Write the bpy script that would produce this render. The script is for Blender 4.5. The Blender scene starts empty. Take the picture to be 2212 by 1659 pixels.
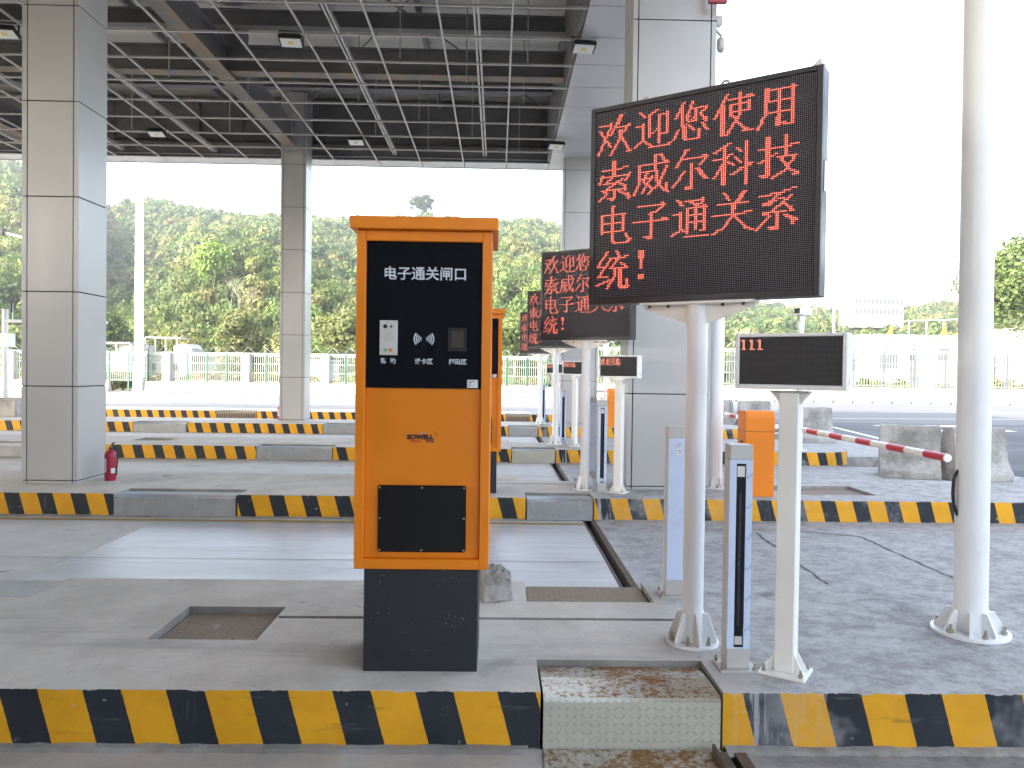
import bpy, math, random
import numpy as np
from mathutils import Matrix, Vector

SC = bpy.context.scene
COL = SC.collection
R = math.radians

# ------------------------------------------------------------------ camera, sky, sun, exposure
cam_d = bpy.data.cameras.new("camera"); cam = bpy.data.objects.new("camera", cam_d); COL.objects.link(cam)
cam_d.sensor_fit = 'HORIZONTAL'; cam_d.sensor_width = 36.0; cam_d.lens = 1665/2212*36
cam_d.clip_start = .05; cam_d.clip_end = 3000
cam.matrix_world = Matrix.Translation((0, 0, 1.6)) @ Matrix.Rotation(-.019, 4, 'Z') @ Matrix.Rotation(math.pi/2-.0177, 4, 'X') @ Matrix.Rotation(.0135, 4, 'Z')
SC.camera = cam

SUN_EL = R(25); SUN_DIR = Vector((-.8, -.6, 0))          # horizontal direction towards the sun
w = bpy.data.worlds.new("World"); SC.world = w; w.use_nodes = True
wn = w.node_tree.nodes; bg = wn["Background"]
sky = wn.new("ShaderNodeTexSky"); sky.sky_type = 'NISHITA'; sky.sun_disc = False
sky.sun_elevation = SUN_EL; sky.sun_rotation = math.atan2(SUN_DIR.x, SUN_DIR.y)
sky.air_density = 1.0; sky.dust_density = 3.5; sky.ozone_density = 1.0
hsv = wn.new('ShaderNodeHueSaturation'); hsv.inputs['Saturation'].default_value = .6
w.node_tree.links.new(sky.outputs[0], hsv.inputs['Color']); w.node_tree.links.new(hsv.outputs[0], bg.inputs[0]); bg.inputs[1].default_value = .14
sun_d = bpy.data.lights.new("sun", 'SUN'); sun = bpy.data.objects.new("sun", sun_d); COL.objects.link(sun)
sun_d.energy = 2.2; sun_d.angle = R(.5); sun_d.color = (1, .93, .82)
to_sun = Vector((SUN_DIR.x*math.cos(SUN_EL), SUN_DIR.y*math.cos(SUN_EL), math.sin(SUN_EL)))
sun.rotation_euler = to_sun.to_track_quat('Z', 'Y').to_euler(); sun.location = (-40, -30, 60)
SC.view_settings.view_transform = 'Standard'; SC.view_settings.look = 'None'
SC.view_settings.gamma = 1; SC.view_settings.use_curve_mapping = False
EXPO = 2.95
SC.view_settings.exposure = EXPO
SC.cycles.use_denoising = True
SC.cycles.max_bounces = 8; SC.cycles.diffuse_bounces = 5; SC.cycles.glossy_bounces = 3
SC.cycles.sample_clamp_indirect = 6

# ------------------------------------------------------------------ material helpers
class NT:
    def __init__(s, name):
        s.m = bpy.data.materials.new(name); s.m.use_nodes = True
        s.t = s.m.node_tree; s.n = s.t.nodes; s.b = s.n["Principled BSDF"]; s.out = s.n["Material Output"]
        s._oc = None
    def link(s, a, b): s.t.links.new(a, b)
    def put(s, sock, v):
        if v is None: return
        if hasattr(v, 'is_output'): s.link(v, sock)
        else:
            if isinstance(v, (tuple, list)) and len(v) == 3 and sock.type == 'RGBA': v = (*v, 1)
            sock.default_value = v
    def coord(s):
        if s._oc is None: s._oc = s.n.new("ShaderNodeTexCoord").outputs['Object']
        return s._oc
    def xyz(s):
        q = s.n.new("ShaderNodeSeparateXYZ"); s.link(s.coord(), q.inputs[0]); return q.outputs
    def noise(s, scale, detail=4, rough=.6, stretch=None, vec=None, dist=0):
        q = s.n.new("ShaderNodeTexNoise"); q.inputs['Scale'].default_value = scale
        q.inputs['Detail'].default_value = detail; q.inputs['Roughness'].default_value = rough; q.inputs['Distortion'].default_value = dist
        v = vec or s.coord()
        if stretch:
            mp = s.n.new("ShaderNodeMapping"); mp.inputs['Scale'].default_value = stretch; s.link(v, mp.inputs[0]); v = mp.outputs[0]
        s.link(v, q.inputs['Vector']); return q.outputs['Fac']
    def ramp(s, v, a, b, lo=0., hi=1.):
        q = s.n.new("ShaderNodeMapRange"); q.interpolation_type = 'SMOOTHSTEP'
        s.put(q.inputs[0], v); s.put(q.inputs[1], a); s.put(q.inputs[2], b); s.put(q.inputs[3], lo); s.put(q.inputs[4], hi)
        return q.outputs[0]
    def mix(s, f, a, b, mode='MIX'):
        q = s.n.new("ShaderNodeMix"); q.data_type = 'RGBA'; q.blend_type = mode
        s.put(q.inputs[0], f); s.put(q.inputs[6], a); s.put(q.inputs[7], b); return q.outputs[2]
    def math(s, op, a, b=None, c=None):
        q = s.n.new("ShaderNodeMath"); q.operation = op; s.put(q.inputs[0], a)
        if b is not None: s.put(q.inputs[1], b)
        if c is not None: s.put(q.inputs[2], c)
        return q.outputs[0]
    def bump(s, h, strength=.3, dist=.01):
        q = s.n.new("ShaderNodeBump"); q.inputs['Strength'].default_value = strength; q.inputs['Distance'].default_value = dist
        s.link(h, q.inputs['Height']); s.link(q.outputs[0], s.b.inputs['Normal'])
    def done(s, col=None, rough=None, metal=None, spec=None):
        s.put(s.b.inputs['Base Color'], col); s.put(s.b.inputs['Roughness'], rough)
        s.put(s.b.inputs['Metallic'], metal)
        if spec is not None: s.b.inputs['Specular IOR Level'].default_value = spec
        return s.m

def paint(name, col, rough=.45, var=.12, scale=6, dirt=.15, metal=0, spec=.5, dirtcol=(.16, .14, .12)):
    k = NT(name)
    n1 = k.noise(scale, 5, .65); n2 = k.noise(scale*9, 3, .7)
    c = k.mix(k.ramp(n1, .3, .75), tuple(x*(1-var) for x in col), tuple(min(1, x*(1+var*.5)) for x in col))
    c = k.mix(k.ramp(n2, .62, .8, 0, dirt), c, dirtcol)
    k.bump(n2, .06, .003)
    return k.done(c, k.ramp(n1, .3, .7, rough*.85, min(1, rough*1.2)), metal, spec)

def emit(name, col, strength):
    k = NT(name); k.put(k.b.inputs['Base Color'], (.02, .01, .01)); k.put(k.b.inputs['Emission Color'], col)
    k.b.inputs['Emission Strength'].default_value = strength; return k.m

M = {}
M['white_paint'] = paint('white_paint', (.84, .845, .85), .32, .05, 3, .1)
M['cream_paint'] = paint('cream_paint', (.83, .825, .79), .38, .05, 3, .12)
M['orange_paint'] = paint('orange_paint', (.77, .215, .004), .42, .07, 2.5, .09, spec=.4)
M['charcoal_metal'] = None
k = NT('charcoal_metal')
n = k.noise(3, 5, .6); v = k.noise(90, 2, .6); z = k.xyz()
speck = k.math('MULTIPLY', k.ramp(v, .68, .74), k.ramp(k.noise(5, 3), .45, .62))
c = k.mix(k.ramp(n, .3, .7), (.010, .012, .017), (.017, .02, .026)); c = k.mix(k.math('MULTIPLY', speck, .8), c, (.4, .4, .38))
M['charcoal_metal'] = k.done(c, .55)
M['sign_black'] = paint('sign_black', (.018, .018, .024), .42, .1, 4, .06)
M['black_plastic'] = paint('black_plastic', (.012, .012, .013), .4, .1, 4, .05)
M['glossy_black'] = NT('glossy_black').done((.006, .007, .01), .06, 0, .5)
M['satin_black'] = NT('satin_black').done((.006, .006, .007), .28, 0, .35)
M['steel'] = paint('steel', (.55, .55, .56), .35, .1, 8, .1, metal=.85)
M['bolt_metal'] = paint('bolt_metal', (.42, .38, .3), .45, .2, 30, .2, metal=.7)
M['brushed_aluminium'] = paint('brushed_aluminium', (.62, .6, .58), .4, .06, 5, .05, metal=.3)
M['blue_film'] = paint('blue_film', (.56, .65, .84), .3, .05, 3, .04)
M['grey_metal'] = paint('grey_metal', (.5, .49, .47), .5, .1, 6, .1, metal=.2)
M['text_grey'] = NT('text_grey').done((.5, .53, .58), .5)
M['blue_print'] = NT('blue_print').done((.1, .25, .65), .5)
M['logo_black'] = NT('logo_black').done((.015, .01, .02), .5)
M['logo_red'] = NT('logo_red').done((.5, .02, .02), .5)
M['logo_grey'] = NT('logo_grey').done((.35, .38, .42), .5)
M['sticker_white'] = NT('sticker_white').done((.72, .73, .74), .55)
M['extinguisher_red'] = paint('extinguisher_red', (.4, .018, .05), .35, .1, 5, .08)
M['red_paint'] = paint('red_paint', (.4, .03, .04), .4, .1, 5, .1)
M['green_button'] = NT('green_button').done((.15, .5, .18), .3)
M['orange_button'] = NT('orange_button').done((.75, .16, .05), .3)
M['dark_steel'] = paint('dark_steel', (.19, .18, .18), .55, .25, 1.2, .15, dirtcol=(.2, .17, .14))
M['batten_metal'] = paint('batten_metal', (.5, .48, .46), .45, .18, 3, .2, metal=.25)
M['backing_dark'] = NT('backing_dark').done((.012, .012, .014), .8)
M['lens_white'] = NT('lens_white').done((.8, .8, .78), .25)
M['led_yellow'] = NT('led_yellow').done((.75, .6, .15), .4)
M['white_wall'] = paint('white_wall', (.42, .405, .38), .8, .08, .6, .12)
M['pale_wall'] = paint('pale_wall', (.17, .165, .155), .8, .1, .3, .15)
M['grey_wall'] = paint('grey_wall', (.085, .09, .1), .6, .15, .6, .1)
M['roof_grey'] = paint('roof_grey', (.5, .5, .5), .7, .1, .5, .1)
M['window_dark'] = NT('window_dark').done((.08, .09, .1), .2)
M['fence_green'] = paint('fence_green', (.02, .085, .065), .45, .1, 3, .1)
M['fence_grey'] = paint('fence_grey', (.09, .105, .115), .45, .1, 3, .1)
M['fence_wire'] = paint('fence_wire', (.3, .34, .29), .5, .05, 3, .05)
M['razor_wire'] = paint('razor_wire', (.45, .45, .44), .4, .05, 3, .05, metal=.6)
M['rust_angle'] = paint('rust_angle', (.12, .085, .06), .8, .4, 9, .3, dirtcol=(.2, .1, .05))
M['bark'] = paint('bark', (.16, .12, .085), .9, .3, 3, .2)
M['pale_bark'] = paint('pale_bark', (.26, .235, .19), .9, .2, 3, .2)
M['orange_flag'] = NT('orange_flag').done((.8, .25, .03), .8)
E0 = 2**-EXPO
M['led_core'] = emit('led_core', (1, .56, .36), 1.75*E0)
M['led_glow'] = emit('led_glow', (1, .014, .022), 1.0*E0)

def clad(name, c0, c1):
    k = NT(name); n = k.noise(.8, 4, .5); st = k.noise(3.5, 4, .7, (1, 1, .12)); n2 = k.noise(60, 2)
    c = k.mix(k.ramp(n, .3, .7), c0, c1); c = k.mix(k.ramp(st, .66, .84, 0, .22), c, (.2, .19, .18))
    c = k.mix(k.ramp(n2, .72, .8, 0, .1), c, (.25, .24, .23))
    return k.done(c, k.ramp(st, .3, .8, .3, .42), .1, .5)
M['clad_panel'] = clad('clad_panel', (.42, .415, .415), (.47, .465, .46))
M['soffit_panel'] = clad('soffit_panel', (.46, .46, .47), (.52, .52, .525))

# concrete: pale and dry below the canopy, dark and mottled where rain reaches it (x > 1)
def concrete(name, dry, dry2, wet, wet2, streak=True, edge=1.05):
    k = NT(name); x = k.xyz()
    big = k.noise(.55, 5, .6); mid = k.noise(2.6, 6, .7); fine = k.noise(34, 5, .75); st = k.noise(3.2, 9, .74, (1, 1.1, 1))
    a = k.mix(k.ramp(mid, .28, .72), dry, dry2); a = k.mix(k.ramp(big, .5, .75, 0, .35), a, tuple(v*.8 for v in dry))
    st2 = k.noise(9, 10, .84, (1, 1.15, 1)); b = k.mix(k.ramp(k.math('ADD', k.math('MULTIPLY', st2, .65), k.math('MULTIPLY', st, .35)), .38, .6), wet, wet2); b = k.mix(k.ramp(mid, .5, .74, 0, .3), b, tuple(v*.75 for v in wet))
    f = k.ramp(k.math('ADD', x[0], k.math('MULTIPLY', k.math('SUBTRACT', mid, .5), .9)), edge-.35, edge+.25)
    c = k.mix(f, a, b)
    c = k.mix(k.ramp(fine, .56, .76, 0, .35), c, (.16, .155, .15)); c = k.mix(k.ramp(fine, .42, .2, 0, .25), c, (.62, .61, .58))
    spot = k.noise(7, 3, .5, dist=1.2); c = k.mix(k.ramp(spot, .68, .78, 0, .35), c, (.14, .13, .12)); grit = k.noise(120, 3, .8); c = k.mix(k.ramp(grit, .58, .7, 0, .4), c, (.2, .19, .18))
    scr = k.noise(8, 8, .8, (.8, 1.5, 1)); c = k.mix(k.ramp(scr, .58, .7, 0, .3), c, (.66, .65, .63)); c = k.mix(k.ramp(scr, .42, .3, 0, .3), c, (.2, .19, .18))
    trk = k.noise(1.1, 5, .65, (.16, 1.5, 1)); c = k.mix(k.ramp(trk, .56, .7, 0, .32), c, (.15, .145, .14))
    sta = k.noise(1.4, 7, .6, dist=.5); c = k.mix(k.ramp(sta, .6, .7, 0, .3), c, (.2, .185, .16)); oil = k.noise(3.3, 2, .4); c = k.mix(k.ramp(oil, .74, .79, 0, .5), c, (.1, .095, .09))
    h = k.math('ADD', k.math('MULTIPLY', fine, .6), mid); k.bump(h, .35, .008)
    return k.done(c, .85, 0, .3)
M['island_concrete'] = concrete('island_concrete', (.5, .465, .415), (.64, .6, .54), (.22, .21, .205), (.45, .44, .43))
M['lane_concrete'] = concrete('lane_concrete', (.54, .525, .5), (.64, .63, .615), (.215, .208, .204), (.42, .412, .405))
M['old_concrete'] = concrete('old_concrete', (.2, .19, .175), (.34, .33, .31), (.2, .19, .175), (.34, .33, .31))
M['gutter_concrete'] = concrete('gutter_concrete', (.38, .355, .32), (.52, .49, .45), (.17, .165, .16), (.3, .29, .285))
M['block_concrete'] = None
k = NT('block_concrete'); a = k.noise(2.2, 6, .75); b = k.noise(14, 5, .7); st = k.noise(4, 4, .7, (1, 1, .3))
c = k.mix(k.ramp(a, .35, .65), (.22, .212, .2), (.42, .41, .39)); c = k.mix(k.ramp(b, .55, .75, 0, .6), c, (.1, .095, .09)); c = k.mix(k.ramp(st, .6, .75, 0, .5), c, (.55, .54, .52))
k.bump(k.math('ADD', a, b), .6, .03); M['block_concrete'] = k.done(c, .9, 0, .2)
M['white_barrier'] = paint('white_barrier', (.36, .34, .3), .85, .12, 1.5, .25, dirtcol=(.35, .32, .26))
M['asphalt'] = None
k = NT('asphalt'); a = k.noise(.25, 5, .6, (1, 3, 1)); b = k.noise(40, 4, .7); st = k.noise(1.2, 4, .6, (.15, 2.5, 1))
c = k.mix(k.ramp(a, .35, .65), (.075, .078, .088), (.12, .122, .13)); c = k.mix(k.ramp(st, .5, .7, 0, .4), c, (.17, .17, .175)); c = k.mix(k.ramp(b, .5, .7, 0, .3), c, (.05, .05, .055))
k.bump(b, .3, .01); M['asphalt'] = k.done(c, .85, 0, .3)
k = NT('ground_soil'); a = k.noise(.08, 5, .6); b = k.noise(1.5, 5, .7)
c = k.mix(k.ramp(a, .4, .6), (.15, .13, .06), (.08, .11, .03)); c = k.mix(k.ramp(b, .45, .7), c, (.2, .17, .11)); M['ground_soil'] = k.done(c, .95, 0, .1)
k = NT('hill_soil'); a = k.noise(.05, 5, .6); b = k.noise(.6, 5, .7)
c = k.mix(k.ramp(a, .4, .6), (.035, .05, .018), (.05, .06, .02)); c = k.mix(k.ramp(b, .6, .75), c, (.12, .08, .045)); M['hill_soil'] = k.done(c, .95, 0, .1)
M['pale_road'] = concrete('pale_road', (.19, .187, .18), (.28, .275, .265), (.1, .104, .113), (.15, .155, .165), edge=4)  # asphalt-dark right also stands in for shade, paler left for sunlight
M['road_line'] = paint('road_line', (.6, .59, .55), .7, .1, 4, .4)
M['crack_dark'] = NT('crack_dark').done((.08, .08, .082), .9)
M['salt_line'] = NT('salt_line').done((.5, .5, .5), .9)

def kerb_paint():
    k = NT('kerb_stripes'); x = k.xyz()
    wob = k.math('MULTIPLY', k.math('SUBTRACT', k.noise(30, 2), .5), .006)
    s = k.math('ADD', k.math('SUBTRACT', k.math('SUBTRACT', x[0], .016), k.math('MULTIPLY', k.math('SUBTRACT', .245, x[2]), .27)), wob)
    fr = k.math('FRACT', k.math('DIVIDE', k.math('ADD', s, 69.4), .347))
    blk = k.math('LESS_THAN', fr, .465)
    n = k.noise(4, 5, .65); fine = k.noise(45, 4, .7); dr = k.noise(22, 4, .6, (1, 1, .07)); big = k.noise(1.7, 4, .7); chip = k.noise(16, 5, .7)
    yel = k.mix(k.ramp(n, .3, .75), (.64, .305, .009), (.77, .38, .013))
    bla = k.mix(k.ramp(n, .3, .75), (.015, .019, .027), (.027, .032, .042))
    bla = k.mix(k.ramp(fine, .64, .76, 0, .35), bla, (.2, .2, .2))
    c = k.mix(blk, yel, bla)
    wx = k.ramp(x[0], .7, 1.3)                              # rain-washed end: chalky runs
    chalk = k.math('MULTIPLY', wx, k.ramp(big, .5, .66, 0, .55)); drip = k.math('MULTIPLY', k.ramp(dr, .62, .7), k.ramp(k.noise(1.3, 2), .5, .62, .05, .9))
    near = k.math('MULTIPLY', k.ramp(x[0], .95, 1.08), k.ramp(x[0], 1.5, 1.3))
    c = k.mix(k.math('MULTIPLY', k.math('MAXIMUM', chalk, k.math('MAXIMUM', k.math('MULTIPLY', drip, .5), k.math('MULTIPLY', near, k.ramp(dr, .5, .6, 0, .9)))), k.math('ADD', .25, k.math('MULTIPLY', blk, .6))), c, (.42, .43, .45))
    top = k.math('GREATER_THAN', k.math('ADD', k.math('MULTIPLY', k.math('SUBTRACT', x[2], .23), 24), chip), .8)
    low = k.math('GREATER_THAN', k.math('ADD', k.math('MULTIPLY', k.math('SUBTRACT', .012, x[2]), 24), chip), .66)
    mid = k.math('GREATER_THAN', chip, .69)
    scp = k.noise(5, 6, .7, (.5, 1, 4)); c = k.mix(k.math('MULTIPLY', k.ramp(scp, .6, .72, 0, .55), k.ramp(x[2], .02, .1)), c, k.mix(blk, (.2, .12, .03), (.12, .12, .12)))
    c = k.mix(k.math('MAXIMUM', top, mid), c, (.42, .41, .39)); c = k.mix(low, c, (.2, .18, .14))
    k.bump(k.math('ADD', chip, k.math('MULTIPLY', fine, .4)), .22, .006)
    return k.done(c, k.ramp(n, .3, .7, .5, .68), 0, .35)
M['kerb_stripes'] = kerb_paint()

# raised-lozenge tread plate
def tread(name, c0, c1, rust, rust_lo, rust_hi, metal=.25, axes=(0, 2), rough=.55, grime=(.1, .08, .06)):
    k = NT(name); x = k.xyz(); p = .034
    u = k.math('DIVIDE', k.math('ADD', x[axes[0]], 50), p); v = k.math('DIVIDE', k.math('ADD', k.math('ADD', x[axes[1]], x[1] if axes[1] == 2 else 0.), 50), p)
    par = k.math('MODULO', k.math('ADD', k.math('FLOOR', u), k.math('FLOOR', v)), 2)
    sg = k.math('SUBTRACT', k.math('MULTIPLY', par, 2), 1)
    a = k.math('SUBTRACT', k.math('FRACT', u), .5); b = k.math('SUBTRACT', k.math('FRACT', v), .5)
    l = k.math('MULTIPLY', k.math('ADD', a, k.math('MULTIPLY', b, sg)), .707); q = k.math('MULTIPLY', k.math('SUBTRACT', b, k.math('MULTIPLY', a, sg)), .707)
    d = k.math('ADD', k.math('POWER', k.math('DIVIDE', l, .36), 2), k.math('POWER', k.math('DIVIDE', q, .1), 2))
    h = k.ramp(d, 1.0, .55)
    n = k.noise(3.2, 6, .75); f = k.noise(40, 4, .7); st = k.noise(7, 4, .6, (1, 1, .12))
    c = k.mix(k.ramp(n, .3, .7), c0, c1); c = k.mix(k.ramp(st, .62, .75, 0, .3), c, (.6, .6, .58))
    rr = k.ramp(k.math('ADD', n, k.math('MULTIPLY', k.math('SUBTRACT', f, .5), .9)), rust_lo, rust_hi)
    c = k.mix(rr, c, k.mix(k.ramp(f, .3, .7), rust, tuple(t*.5 for t in rust)))
    c = k.mix(k.math('MULTIPLY', k.ramp(d, 1.2, .8), .22), c, grime)
    k.bump(k.math('ADD', h, k.math('MULTIPLY', f, .25)), .8, .004)
    return k.done(c, rough, metal, .4)
M['tread_grey'] = tread('tread_grey', (.27, .28, .29), (.36, .37, .385), (.25, .16, .08), .75, .95)
M['tread_pale'] = tread('tread_pale', (.42, .42, .37), (.52, .51, .43), (.4, .19, .05), .72, .9)
M['tread_rust'] = tread('tread_rust', (.5, .48, .42), (.42, .4, .34), (.36, .17, .05), .4, .62, axes=(0, 1))
M['tread_brown'] = tread('tread_brown', (.27, .21, .15), (.33, .27, .2), (.24, .12, .05), .5, .8, .1, (0, 1), .75)
M['tread_brick'] = tread('tread_brick', (.2, .14, .11), (.25, .18, .15), (.2, .11, .07), .5, .8, .1, (0, 1), .8)
M['scale_plate'] = None
k = NT('scale_plate'); st = k.noise(3, 6, .75, (.12, 3, 1), dist=.5); a = k.noise(.9, 4); f = k.noise(30, 4, .7)
c = k.mix(k.ramp(st, .35, .65), (.5, .5, .515), (.64, .645, .665)); c = k.mix(k.ramp(a, .55, .7, 0, .5), c, (.4, .385, .385)); c = k.mix(k.ramp(f, .62, .78, 0, .3), c, (.25, .24, .24))
M['scale_plate'] = k.done(c, k.ramp(st, .3, .7, .28, .5), .15, .5)

def led_screen(name, p, dot, base, ox, oz):
    k = NT(name); x = k.xyz()
    a = k.math('SUBTRACT', k.math('FRACT', k.math('DIVIDE', k.math('ADD', x[0], ox), p)), .5); b = k.math('SUBTRACT', k.math('FRACT', k.math('DIVIDE', k.math('ADD', x[2], oz), p)), .5)
    d = k.math('SQRT', k.math('ADD', k.math('MULTIPLY', a, a), k.math('MULTIPLY', b, b)))
    f = k.ramp(d, .33, .24); n = k.noise(3, 3)
    line = k.math('LESS_THAN', k.math('ABSOLUTE', b), .32)
    c = k.mix(line, tuple(v*.5 for v in base), base)
    k.bump(f, .4, .003)
    return k.done(k.mix(f, c, dot), .55, 0, .12)
M['led_big'] = led_screen('led_big', .00873, (.22, .21, .235), (.012, .008, .0105), 50*.00873+64*.00873, 50*.00873)
M['led_small'] = led_screen('led_small', .0052, (.1, .097, .1), (.055, .053, .056), 5.2, 5.2)
k = NT('boom_stripes'); x = k.xyz()
c = k.mix(k.math('LESS_THAN', k.math('FRACT', k.math('DIVIDE', k.math('SUBTRACT', k.math('MULTIPLY', x[1], -1), .43), .56)), .5), (.78, .76, .72), (.5, .015, .035))
M['boom_stripes'] = k.done(c, .35, 0, .5)
k = NT('roof_deck'); x = k.xyz(); n = k.noise(.6, 4)
M['roof_deck'] = k.done(k.mix(k.ramp(n, .35, .65), (.36, .345, .31), (.44, .42, .38)), .5, .2)
k = NT('beam_underside'); a = k.noise(2.2, 5, .7, (1, .3, 1)); f = k.noise(14, 4, .7)
c = k.mix(k.ramp(k.math('ADD', k.math('MULTIPLY', a, .7), k.math('MULTIPLY', f, .3)), .44, .56), (.22, .21, .2), (.31, .235, .165)); M['beam_underside'] = k.done(c, .8, 0, .2)

def foliage(name, tr=.35):
    k = NT(name); at = k.n.new("ShaderNodeAttribute"); at.attribute_name = 'tint'
    k.put(k.b.inputs['Base Color'], at.outputs['Color']); k.b.inputs['Roughness'].default_value = .6; k.b.inputs['Specular IOR Level'].default_value = .25
    t = k.n.new("ShaderNodeBsdfTranslucent"); k.link(k.mix(.5, at.outputs['Color'], (.16, .22, .03)), t.inputs[0])
    mx = k.n.new("ShaderNodeMixShader"); mx.inputs[0].default_value = tr; k.link(k.b.outputs[0], mx.inputs[1]); k.link(t.outputs[0], mx.inputs[2]); k.link(mx.outputs[0], k.out.inputs[0])
    return k.m
M['leaves'] = foliage('leaves')

# ------------------------------------------------------------------ mesh helpers
class MB:
    def __init__(s): s.v = []; s.f = []; s.mi = []; s.mats = []; s.m = 0; s.sm = []; s.smooth = False
    def use(s, mat):
        if mat not in s.mats: s.mats.append(mat)
        s.m = s.mats.index(mat); return s
    def add(s, vs, fs):
        o = len(s.v); s.v += [tuple(v) for v in vs]
        for f in fs: s.f.append([i+o for i in f]); s.mi.append(s.m); s.sm.append(s.smooth)
        return s
    def box(s, x0, x1, y0, y1, z0, z1, mtx=None):
        vs = [(x, y, z) for x in (x0, x1) for y in (y0, y1) for z in (z0, z1)]
        if mtx is not None: vs = [tuple(mtx @ Vector(v)) for v in vs]
        return s.add(vs, [(0, 1, 3, 2), (4, 6, 7, 5), (0, 4, 5, 1), (2, 3, 7, 6), (0, 2, 6, 4), (1, 5, 7, 3)])
    def tube(s, p0, p1, r0, r1=None, n=16, caps=True):
        r1 = r0 if r1 is None else r1; p0 = Vector(p0); p1 = Vector(p1); d = (p1-p0).normalized()
        a = d.orthogonal().normalized(); b = d.cross(a)
        vs = [tuple(p+(a*math.cos(t)+b*math.sin(t))*r) for p, r in ((p0, r0), (p1, r1)) for t in [2*math.pi*i/n for i in range(n)]]
        s.smooth = True; s.add(vs, [(i, (i+1) % n, n+(i+1) % n, n+i) for i in range(n)]); s.smooth = False
        if caps: s.add(vs, [tuple(range(n))[::-1], tuple(range(n, 2*n))])
        return s
    def path(s, pts, r, n=8):
        for a, b in zip(pts, pts[1:]): s.tube(a, b, r, r, n)
        return s
    def lathe(s, prof, n=20, c=(0, 0, 0)):
        vs = [(c[0]+r*math.cos(2*math.pi*i/n), c[1]+r*math.sin(2*math.pi*i/n), c[2]+z) for r, z in prof for i in range(n)]
        s.smooth = True
        s.add(vs, [(j*n+i, j*n+(i+1) % n, (j+1)*n+(i+1) % n, (j+1)*n+i) for j in range(len(prof)-1) for i in range(n)])
        s.smooth = False; return s
    def prism(s, poly, y0, y1, mtx=None):              # poly in (x, z), extruded along y
        n = len(poly); vs = [(x, y0, z) for x, z in poly]+[(x, y1, z) for x, z in poly]
        if mtx is not None: vs = [tuple(mtx @ Vector(v)) for v in vs]
        return s.add(vs, [tuple(range(n)), tuple(range(2*n-1, n-1, -1))]+[(i, i+n, (i+1) % n+n, (i+1) % n) for i in range(n)])
    def slab(s, poly, z0, z1):                          # poly in (x, y), extruded along z
        n = len(poly); vs = [(x, y, z0) for x, y in poly]+[(x, y, z1) for x, y in poly]
        return s.add(vs, [tuple(range(n-1, -1, -1)), tuple(range(n, 2*n))]+[(i, (i+1) % n, (i+1) % n+n, i+n) for i in range(n)])
    def mesh(s, name):
        me = bpy.data.meshes.new(name); me.from_pydata(s.v, [], s.f)
        for m in s.mats: me.materials.append(M[m] if isinstance(m, str) else m)
        me.polygons.foreach_set('material_index', s.mi); me.polygons.foreach_set('use_smooth', s.sm); me.update(); return me
    def build(s, name, parent=None, bevel=0, seg=1):
        o = bpy.data.objects.new(name, s.mesh(name)); COL.objects.link(o)
        if parent is not None: o.parent = parent
        if bevel:
            md = o.modifiers.new('bevel', 'BEVEL'); md.width = bevel; md.segments = seg; md.limit_method = 'ANGLE'; md.angle_limit = R(40)
        return o
def mb(mat): return MB().use(mat)
def tag(o, label=None, cat=None, group=None, kind=None):
    if label: o['label'] = label
    if cat: o['category'] = cat
    if group: o['group'] = group
    if kind: o['kind'] = kind
    return o
def thing(name, label, cat, loc=(0, 0, 0), rz=0, group=None):
    o = bpy.data.objects.new(name, None); COL.objects.link(o); o.location = loc; o.rotation_euler = (0, 0, rz); o.empty_display_size = .1
    return tag(o, label, cat, group)
KIDS = {}
def kids(o): return [c for c in bpy.data.objects if c.parent == o]
def dup(o, loc=None, rz=None, label=None, parent=None, skip=()):
    c = o.copy(); COL.objects.link(c)
    if parent is not None: c.parent = parent
    if loc is not None: c.location = loc
    if rz is not None: c.rotation_euler = (0, 0, rz)
    if label: c['label'] = label
    for ch in kids(o):
        if ch.name.split('.')[0] not in skip: dup(ch, parent=c)
    return c
RX = Matrix.Rotation(math.pi/2, 4, 'X')
def text_mb(name, s, size, mat, loc, parent, bold=0, align='CENTER', rz=0, shear=0, sx=1, tilt=0, up=None):
    cu = bpy.data.curves.new('t', 'FONT'); cu.body = s; cu.size = size; cu.offset = bold; cu.align_x = align; cu.align_y = 'CENTER'; cu.shear = shear
    cu.resolution_u = 3; cu.fill_mode = 'FRONT'
    t = bpy.data.objects.new('t', cu); COL.objects.link(t)
    bpy.context.view_layer.update()
    me = bpy.data.meshes.new_from_object(t.evaluated_get(bpy.context.evaluated_depsgraph_get()))
    bpy.data.objects.remove(t); bpy.data.curves.remove(cu)
    me.name = name; me.transform(Matrix.Translation(loc) @ Matrix.Rotation(rz, 4, 'Z') @ RX @ Matrix.Rotation(tilt, 4, 'Z') @ Matrix.Diagonal((sx, 1, 1, 1)))
    me.materials.clear(); me.materials.append(M[mat])
    o = bpy.data.objects.new(name, me); COL.objects.link(o); o.parent = parent; return o

rnd = random.Random(7)
IT = .245                                                   # island top
ISL = [(3.23, 4.92), (8.2, 9.9), (13.27, 14.95), (18.65, 20.35), (23.8, 25.5)]

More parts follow.
